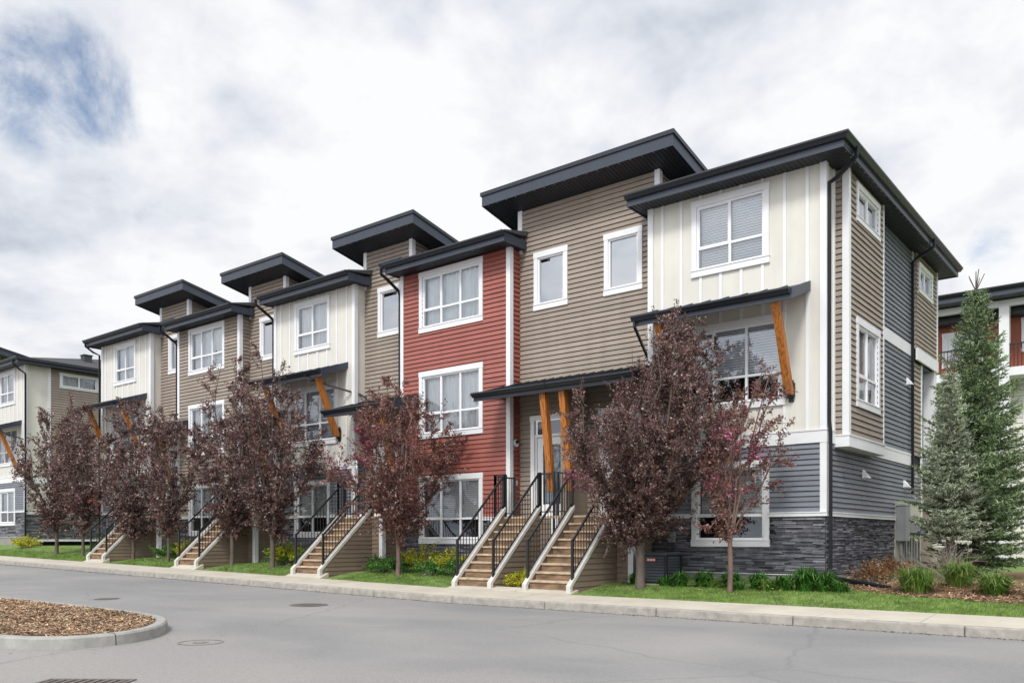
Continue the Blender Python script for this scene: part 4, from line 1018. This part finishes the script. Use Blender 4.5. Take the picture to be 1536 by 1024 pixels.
crab_tree('dark purple crabapple in front of the second cream townhouse window', -21.4, 15.3, 5.85, 3.3, .85, 47, 40000, .068, 'purple', trunk_r=.075, stems=11)
crab_tree('dark purple crabapple right of the fourth staircase, beside the one by the second cream house', -23.5, 15.3, 6.4, 2.8, .85, 59, 26000, .076, 'purple', trunk_r=.07, stems=10)
crab_tree('dark purple crabapple in front of the all tan townhouse', -27.3, 15.3, 5.1, 2.6, .8, 61, 15000, .082, 'purple', trunk_r=.05, stems=9)
crab_tree('dark purple crabapple just right of the leftmost staircase', -29.7, 15.3, 5.7, 3.0, .8, 73, 20000, .082, 'purple', trunk_r=.06, stems=10)
crab_tree('dark purple crabapple just left of the leftmost staircase', -33.6, 15.3, 5.7, 3.0, .8, 87, 19000, .085, 'purple', trunk_r=.06, stems=10)
crab_tree('leftmost dark purple crabapple, in front of the gap before the far block', -35.9, 15.3, 5.9, 3.7, .8, 97, 25000, .085, 'purple', trunk_r=.075, stems=11)

def spruce(label, x, y, h, rad, seed, mat, base=.35, dens=1.0, leader=.9):
    rng = np.random.default_rng(seed); z0 = lawn_z(x, min(y, 17.4)); T = empty('spruce_tree', label, 'tree', (x, y, z0), 'spruce trees at the right of the end house')
    tm = MB(); tm.tube([(0, 0, -.1), (0, 0, .1), (.01, 0, h*.5), (0, 0, h*.93), (0, 0, h)], [.11, .085, .055, .018, .008], 8)
    for i in range(5):
        a = i*1.3; tm.tube([(0, 0, h*.935), (cos(a)*.16, sin(a)*.16, h*.935+rng.uniform(.25, .42))], [.012, .008], 5)
    tw = []     # (start, dir, length)
    z = base
    while z < h*.93:
        rel = z/h; Rr = rad*(1-rel)**(.80 if mat == 'spruce2' else .9)*(min(1, .5+rel*2.2) if mat == 'spruce2' else min(1, .55+rel*1.8)); nb = int(rng.integers(7, 11))
        a0 = rng.uniform(0, 6.28)
        for i in range(nb):
            az = a0+2*pi*i/nb+rng.normal(0, .15); L = max(.14, Rr*rng.uniform(.72, 1.1)); rise = rng.uniform(-.10, .22)+.45*rel
            P = []; K = 6
            for k in range(K):
                u = k/(K-1); P.append(np.array((cos(az)*L*u, sin(az)*L*u, z+L*(rise*u-.20*u*(1-rel)+.16*u*u*u))))
            tm.tube(P, [.014*(1-.8*u)*(.4+Rr) for u in np.linspace(0, 1, K)], 3, cap=False)
            side_ = np.array((-sin(az), cos(az), 0)); f = np.array((cos(az), sin(az), .12))
            for k in range(K-1): tw.append((P[k]+(P[k+1]-P[k])*.0, P[k+1]))
            m = max(3, int(L/.065))
            for j in range(m):
                u = .15+.82*j/m; k = min(K-2, int(u*(K-1))); p = P[k]+(P[k+1]-P[k])*(u*(K-1)-k)
                l = (.05+.36*L*(1-u)**.8*rng.uniform(.6, 1.1)); sg = 1 if j % 2 else -1
                e = p+(f*.75+side_*sg*.8+np.array((0, 0, rng.normal(-.03, .12))))*l; tw.append((p, e))
        z += rng.uniform(.10, .16)*(1.0 if h > 3 else .9)/dens
    tm.build('trunk', 'bark', T)
    A = np.array([t[0] for t in tw]); Bv = np.array([t[1] for t in tw]); ln = np.linalg.norm(Bv-A, axis=1)
    cnt = np.maximum(2, (ln/.0105*dens).astype(int)); idx = np.repeat(np.arange(len(tw)), cnt); n = len(idx)
    t = rng.uniform(0, 1.03, n)[:, None]; P = A[idx]+(Bv[idx]-A[idx])*t; D = unit(Bv[idx]-A[idx])
    a = unit(D*.8+rng.normal(0, .55, (n, 3))+np.array((0, 0, .15))); b = unit(np.cross(a, rng.normal(0, 1, (n, 3)))); L = rng.uniform(.035, .075, n)[:, None]; W = rng.uniform(.006, .013, n)[:, None]
    V = np.stack([P-b*W, P+b*W, P+a*L+b*W*.4, P+a*L-b*W*.4], 1).reshape(-1, 3)
    np_mesh('needles', V, quads(n), mat, T); return n
ns = [spruce('shorter grey-green spruce closest to the house side wall', -3.74, 18.9, 4.5, .90, 5, 'spruce2', .85),
      spruce('tall green spruce with bare leader shoots at its tip', -3.46, 19.95, 6.45, 1.75, 6, 'spruce', .3, 1.0),
      spruce('green spruce at the right edge of the picture', -1.15, 21.2, 4.9, 1.6, 8, 'spruce', .3, .8)]
print('needles', ns)

def grass_clump(name, label, x, y, h, r, n, mat, seed, group, z=None, cat='plant', width=.010):
    rng = np.random.default_rng(seed); zz = lawn_z(x, y) if z is None else z
    az = rng.uniform(0, 2*pi, n); rr = r*.5*np.sqrt(rng.uniform(0, 1, n)); lean = rng.uniform(.05, 1.25, n)*r; H = h*rng.uniform(.3, 1.15, n)
    b = np.stack([np.cos(az)*rr, np.sin(az)*rr, np.zeros(n)], 1); az2 = az+rng.normal(0, .9, n); o = np.stack([np.cos(az2), np.sin(az2), np.zeros(n)], 1)
    s = np.stack([-np.sin(az2), np.cos(az2), np.zeros(n)], 1)*width
    m = b+o*(lean*.35)[:, None]+np.stack([0*H, 0*H, H*.7], 1); t = b+o*lean[:, None]+np.stack([0*H, 0*H, H*.95*(1-lean/r*.45)], 1)
    V = np.stack([b-s, b+s, m+s*.9, m-s*.9, t+s*.15, t-s*.15], 1).reshape(-1, 3)
    F = np.concatenate([np.stack([np.arange(n)*6+i for i in (0, 1, 2, 3)], 1), np.stack([np.arange(n)*6+i for i in (3, 2, 4, 5)], 1)])
    o_ = np_mesh(name, V, F, mat); o_.location = (x, y, zz); o_['label'] = label; o_['category'] = cat
    if group: o_['group'] = group
    return o_
def leafy(name, label, x, y, h, r, n, mat, seed, group=None, leaf=.045, cat='shrub', bark='twig', bare=0):
    rng = np.random.default_rng(seed); T = empty(name, label, cat, (x, y, lawn_z(x, y)), group)
    m = 46; tm = MB(); A = []; B_ = []
    for i in range(m):
        az = rng.uniform(0, 2*pi); q = rng.uniform(0, 1)**.6; e = np.array((cos(az)*r*q, sin(az)*r*q, h*math.sqrt(max(.05, 1-.75*q*q))*rng.uniform(.5, 1.08)))
        s = np.array((rng.normal(0, r*.22), rng.normal(0, r*.22), 0)); tm.tube([s, s+(e-s)*.5+rng.normal(0, .03, 3), e], [.006, .004, .0015], 3, cap=False)
        A.append(s+(e-s)*.25); B_.append(e)
        for _ in range(3): 
            b = s+(e-s)*rng.uniform(.4, .9); A.append(b); B_.append(b+np.array((cos(az+rng.normal(0, 1)), sin(az+rng.normal(0, 1)), rng.uniform(-.1, .8)))*r*.35)
            if not n: tm.tube([b, (b+B_[-1])/2+rng.normal(0, .015, 3), B_[-1]], [.004, .003, .001], 3, cap=False)
    tm.build('stems', bark, T)
    if n:
        A = np.array(A); B_ = np.array(B_); idx = rng.integers(0, len(A), n); t = rng.uniform(.1, 1.05, n)[:, None]
        P = A[idx]+(B_[idx]-A[idx])*t+rng.normal(0, .02, (n, 3)); P[:, 2] = np.abs(P[:, 2])
        np_mesh('foliage', leaf_arrays(P, unit(B_[idx]-A[idx]), leaf, leaf*.33, rng, .1), quads(n), mat, T)
    return T

G1 = 'dark green perennials along the stone base of the end house'
for i, (x, y, h, r) in enumerate(((-9.25, 15.9, .34, .26), (-8.15, 15.75, .42, .26), (-7.7, 15.95, .44, .30), (-7.15, 16.0, .42, .32), (-6.55, 15.95, .42, .30), (-6.0, 15.85, .40, .32), (-5.62, 15.9, .62, .34), (-5.28, 15.95, .52, .34))):
    grass_clump('perennial_clump', ('small dark green perennial clump left of the air conditioner', 'dark green perennial clump in front of the air conditioner', 'dark green perennial clump just right of the air conditioner', 'dark green perennial clump left of the slender young crabapple trunk', 'dark green perennial clump right of the slender young crabapple trunk', 'dark green perennial clump between the young crabapple and the tallest clump', 'tallest dark green perennial clump near the house corner', 'dark green perennial clump at the house corner downspout')[i], x, y, h*.85, r*.85, 260, 'hosta', 100+i, G1, width=.014)
rg = random.Random(12)
for i, (x, lb) in enumerate(((-8.5, 'tiny green weed clump in front of the air conditioner'), (-7.42, 'tiny green weed clump between the second and third perennial clumps right of the air conditioner'), (-6.85, 'tiny green weed clump right behind the slender young crabapple trunk'), (-6.28, 'tiny green weed clump midway between the young crabapple and the house corner'), (-4.95, 'tiny green weed clump in front of the black downspout outlet'))):
    grass_clump('weed_clump', lb, x, 15.75+rg.uniform(-.15, .2), rg.uniform(.16, .3), .24, 150, 'reed' if i % 2 else 'hosta', 400+i, 'small weeds along the stone base', width=.010)
G2 = 'ornamental grasses in the mulch bed'
for i, (x, y, h, r, lb) in enumerate(((-3.75, 16.2, .52, .42, 'bright green grass tuft just beyond the downspout outlet'), (-3.2, 16.9, .5, .36, 'green grass tuft behind the one at the downspout outlet'), (-2.55, 16.3, .40, .35, 'yellowing grass tuft in front of the grey spruce trunk'), (-1.75, 16.2, .45, .38, 'grass tuft near the right edge, left one of two'), (-1.15, 15.9, .46, .38, 'rightmost grass tuft of the mulch bed'))):
    grass_clump('grass_tuft', lb, x, y, h*1.05, r*1.0, 750, 'reed', 200+i, G2, width=.006)
leafy('rusty_shrub', 'low rust red shrub at the house corner above the black downspout outlet', -4.75, 17.0, .42, .42, 1300, 'rusty', 301)
leafy('rusty_shrub', 'low red and green shrub against the stone side wall', -4.55, 17.9, .5, .5, 1500, 'rusty', 302)
leafy('bare_shrub', 'leafless grey twiggy shrub below the grey-green spruce', -3.55, 17.7, .95, .65, 0, 'rusty', 303)
leafy('bare_shrub', 'leafless twiggy shrub in front of the gas meters', -4.3, 19.3, .7, .45, 0, 'rusty', 304)
leafy('golden_shrub', 'small golden yellow shrub between the twin staircases', -11.55, 14.85, .42, .36, 3200, 'gold', 305)
leafy('golden_shrub', 'golden yellow shrub right behind the trunk of the reddish crabapple', -15.95, 16.2, .75, .6, 4200, 'gold', 306)
leafy('golden_shrub', 'golden yellow shrub under the red townhouse ground floor window', -14.75, 16.2, .65, .65, 4200, 'gold', 307)
for i, (x, lb) in enumerate(((-18.0+.9, 'left'), (-16.55, 'middle'), (-15.2, 'centre right'), (-14.3, 'right'))):
    leafy('green_shrub', 'low dark green shrub in the bed of the red townhouse, %s one of four' % lb, x, 15.75, .45, .5, 2800, 'hosta', 320+i, 'low green shrubs below the red townhouse', .05)
for i, (x, h, m_, lb) in enumerate(((-22.0, .55, 'hosta', 'dark green shrub left of the second cream townhouse crabapple trunk'), (-21.6, .75, 'gold', 'yellow green shrub behind the trunk of the second cream townhouse crabapple'), (-20.3, .6, 'hosta', 'dark green shrub left of the single staircase by the red townhouse'), (-28.6, .55, 'hosta', 'dark green shrub right of the leftmost staircase'), (-27.2, .75, 'gold', 'yellow green shrub below the tan townhouse window'), (-33.3, .6, 'hosta', 'dark green shrub left of the leftmost staircase'), (-32.6, .75, 'gold', 'yellow green shrub left of the leftmost staircase'), (-42.0, .6, 'gold', 'golden shrub below the far left block'))):
    leafy('yard_shrub', lb, x, 16.1 if x > -40 else 16.5, h, .62, 2800, m_, 340+i, None, .06)

# lawn grass blades
def blades(n, x0, x1, y0, y1, h, w):
    X = RNG.uniform(x0, x1, n); Y = RNG.uniform(y0, y1, n)
    k = ~(in_poly(X, Y, bed))
    for a, b in ((-13.3, -9.75), (-19.4, -17.4), (-25.3, -23.4), (-31.3, -29.4)): k &= ~((X > a) & (X < b) & (Y > 14.0))
    k &= ~((Y > 15.65) & (X < -5.2) & (RNG.uniform(0, 1, n) < .75))
    k &= RNG.uniform(0, 1, n) < .72+.45*np.sin(X*2.3+1.7*np.sin(Y*2.1))*np.sin(X*.9+Y*3.1)
    X, Y = X[k], Y[k]; n = len(X); Z = .20+.016*np.clip(-(X+12), 0, 60)
    s = lambda t: (lambda c: c*c*(3-2*c))(np.clip(t, 0, 1)); Z = Z+.16*s((Y-14.2)/1.7)+.14*s((Y-15.8)/1.4)
    a = RNG.uniform(0, 2*pi, n); P = np.stack([X, Y, Z], 1); sd = np.stack([np.cos(a), np.sin(a), 0*a], 1)*w; H = h*RNG.uniform(.4, 1.15, n)
    T = P+np.stack([RNG.normal(0, .5, n)*H, RNG.normal(0, .5, n)*H, H], 1)
    return np.stack([P-sd, P+sd, T], 1).reshape(-1, 3)
V = np.concatenate([blades(130000, -19, 2, 14.2, 16.9, .052, .0045), blades(60000, -42, -19, 14.2, 16.9, .06, .007)])
np_mesh('grass', V, np.arange(len(V)).reshape(-1, 3), 'grass', kind='stuff', label='short green lawn grass between sidewalk and houses')
for i, (x, y) in enumerate(((-1.75, 14.55), (-5.9, 15.35), (-6.1, 15.5), (-7.4, 15.1))):
    q = MB(); q.tube([(0, 0, 0), (.005, 0, .07)], .003, 4); q.tube([(.005, 0, .07), (.005, 0, .08)], [.024, .018], 8); o = q.build('dandelion', 'gold'); o.location = (x, y, lawn_z(x, y)); o['label'] = ('yellow dandelion in the grass at the right edge near the sidewalk', 'dandelion in the grass right of the young crabapple', 'second dandelion just behind the one right of the young crabapple', 'dandelion in the grass left of the young crabapple')[i]; o['category'] = 'flower'
# concrete pads at the stair feet
q = MB()
for a, b, z in ((-13.25, -9.82, .285), (-19.3, -17.8, .43), (-25.25, -23.8, .55), (-31.2, -29.8, .64)):
    za, zb_ = .205+g(a), .205+g(b); q.hexa([(a, 14.2, za-.2), (b, 14.2, zb_-.2), (b, 14.5, zb_-.2), (a, 14.5, za-.2), (a, 14.2, za+.004), (b, 14.2, zb_+.004), (b, 14.5, max(zb_+.01, z-.0)), (a, 14.5, max(za+.01, z-.0))])
q.build('path', 'concrete', kind='structure')

# ------------------------------------------------------------------ sky, sun, camera
SUN_EL, SUN_AZ = radians(48), radians(160)   # azimuth of the sun measured from +Y clockwise
sd = np.array((sin(SUN_AZ)*cos(SUN_EL), cos(SUN_AZ)*cos(SUN_EL), sin(SUN_EL)))
W = bpy.data.worlds.new('World'); S.world = W; W.use_nodes = True; nt = W.node_tree; nt.nodes.clear()
out = nt.nodes.new('ShaderNodeOutputWorld')
sky = nt.nodes.new('ShaderNodeTexSky'); sky.sky_type = 'NISHITA'; sky.sun_disc = False; sky.sun_elevation = SUN_EL; sky.sun_rotation = SUN_AZ
bg1 = nt.nodes.new('ShaderNodeBackground'); bg1.inputs[1].default_value = .15; nt.links.new(sky.outputs[0], bg1.inputs[0])
tc = nt.nodes.new('ShaderNodeTexCoord')
def math_(op, a, b=None):
    n = nt.nodes.new('ShaderNodeMath'); n.operation = op
    for i, v in enumerate((a, b)):
        if v is None: continue
        if isinstance(v, bpy.types.NodeSocket): nt.links.new(v, n.inputs[i])
        else: n.inputs[i].default_value = v
    return n.outputs[0]
def vmath(op, a, b=None):
    n = nt.nodes.new('ShaderNodeVectorMath'); n.operation = op
    for i, v in enumerate((a, b)):
        if v is None: continue
        if isinstance(v, bpy.types.NodeSocket): nt.links.new(v, n.inputs[i])
        else: n.inputs[i].default_value = v
    return n
D = vmath('NORMALIZE', tc.outputs['Generated']).outputs[0]
sep = nt.nodes.new('ShaderNodeSeparateXYZ'); nt.links.new(D, sep.inputs[0])
inv = math_('DIVIDE', 1.0, math_('ADD', math_('MAXIMUM', sep.outputs[2], 0.0), .22))
pl = vmath('SCALE', D); nt.links.new(inv, pl.inputs['Scale']); plane = pl.outputs[0]
def wnoise(scale, detail, off, dist=0., rough=.55, plane=None):
    plane = plane or globals()['plane']
    mp = nt.nodes.new('ShaderNodeMapping'); nt.links.new(plane, mp.inputs[0]); mp.inputs['Location'].default_value = off
    n = nt.nodes.new('ShaderNodeTexNoise'); n.inputs['Scale'].default_value = scale; n.inputs['Detail'].default_value = detail; n.inputs['Distortion'].default_value = dist; n.inputs['Roughness'].default_value = rough
    nt.links.new(mp.outputs[0], n.inputs['Vector']); return n.outputs[0]
def dir_of(px, py):
    t = (px-768)/1268; u = (807-py)/1268; v = np.array((-.6239+.7815*t, .7815+.6239*t, u)); return tuple(v/np.linalg.norm(v))
def blob(d, r0, r1):      # 1 inside angular radius r0, 0 outside r1
    dp = vmath('DOT_PRODUCT', D, d).outputs['Value']; mr = nt.nodes.new('ShaderNodeMapRange'); mr.interpolation_type = 'SMOOTHSTEP'; nt.links.new(dp, mr.inputs[0])
    mr.inputs[1].default_value = cos(radians(r1)); mr.inputs[2].default_value = cos(radians(r0)); return mr.outputs[0]
cov = math_('ADD', math_('MULTIPLY', wnoise(1.5, 8, (3.1, 1.7, 0), .3, .6), .5), math_('MULTIPLY', wnoise(9.0, 9, (.7, 2.7, 3), .5, .66, plane=D), .5))
cut = math_('ADD', math_('MULTIPLY', blob(dir_of(88, 130), .8, 5.8), .305), math_('MULTIPLY', blob(dir_of(1490, 384), .2, 2.2), .17))
cut = math_('ADD', cut, math_('MULTIPLY', blob(dir_of(5, 240), .3, 3), .10))
dens = math_('SUBTRACT', math_('ADD', cov, .22), cut)
mr = nt.nodes.new('ShaderNodeMapRange'); mr.interpolation_type = 'SMOOTHSTEP'; nt.links.new(dens, mr.inputs[0]); mr.inputs[1].default_value = .36; mr.inputs[2].default_value = .62; mask = mr.outputs[0]
sh = wnoise(1.15, 7, (9.4, 4.2, 2), .25, .52); sh2 = wnoise(3.3, 6, (1.4, 8.2, 5), .2, .55)
sh3 = wnoise(10.0, 7, (5.4, 2.2, 7), .4, .6, plane=D)
shade = math_('ADD', math_('ADD', math_('MULTIPLY', sh, .48), math_('MULTIPLY', sh2, .36)), math_('MULTIPLY', sh3, .16))
cr = nt.nodes.new('ShaderNodeValToRGB'); nt.links.new(shade, cr.inputs[0]); e = cr.color_ramp.elements
e[0].position = .38; e[0].color = (.53, .58, .67, 1); e[1].position = .53; e[1].color = (.98, .985, .995, 1)
m_ = e.new(.455); m_.color = (.78, .81, .87, 1)
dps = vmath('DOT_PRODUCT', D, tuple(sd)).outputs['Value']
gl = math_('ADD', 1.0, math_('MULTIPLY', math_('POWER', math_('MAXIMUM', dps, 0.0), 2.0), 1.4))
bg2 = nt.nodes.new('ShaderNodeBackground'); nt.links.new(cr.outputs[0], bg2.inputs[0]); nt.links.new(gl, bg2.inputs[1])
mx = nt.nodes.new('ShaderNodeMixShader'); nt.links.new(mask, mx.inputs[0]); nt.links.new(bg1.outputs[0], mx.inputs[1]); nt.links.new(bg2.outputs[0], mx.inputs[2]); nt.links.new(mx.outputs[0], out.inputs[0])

sl = bpy.data.lights.new('sun', 'SUN'); sl.energy = 2.55; sl.angle = radians(12); sl.color = (1, .96, .90)
so_ = bpy.data.objects.new('sun', sl); C.objects.link(so_)
from mathutils import Vector, Matrix
so_.rotation_euler = Vector(tuple(sd)).to_track_quat('Z', 'Y').to_euler()

cam = bpy.data.cameras.new('camera'); co = bpy.data.objects.new('camera', cam); C.objects.link(co)
co.location = (0, 0, 1.35); cam.sensor_width = 36; cam.lens = 1268/1536*36; cam.shift_y = (807-512)/1536; cam.clip_end = 2000; cam.clip_start = .1
fwd = Vector((-.6239, .7815, 0)); co.rotation_euler = fwd.to_track_quat('-Z', 'Y').to_euler()
S.camera = co
S.view_settings.view_transform = 'Standard'; S.view_settings.look = 'None'; S.view_settings.exposure = 0; S.view_settings.gamma = 1
S.cycles.use_denoising = True; S.cycles.max_bounces = 8; S.cycles.transparent_max_bounces = 12
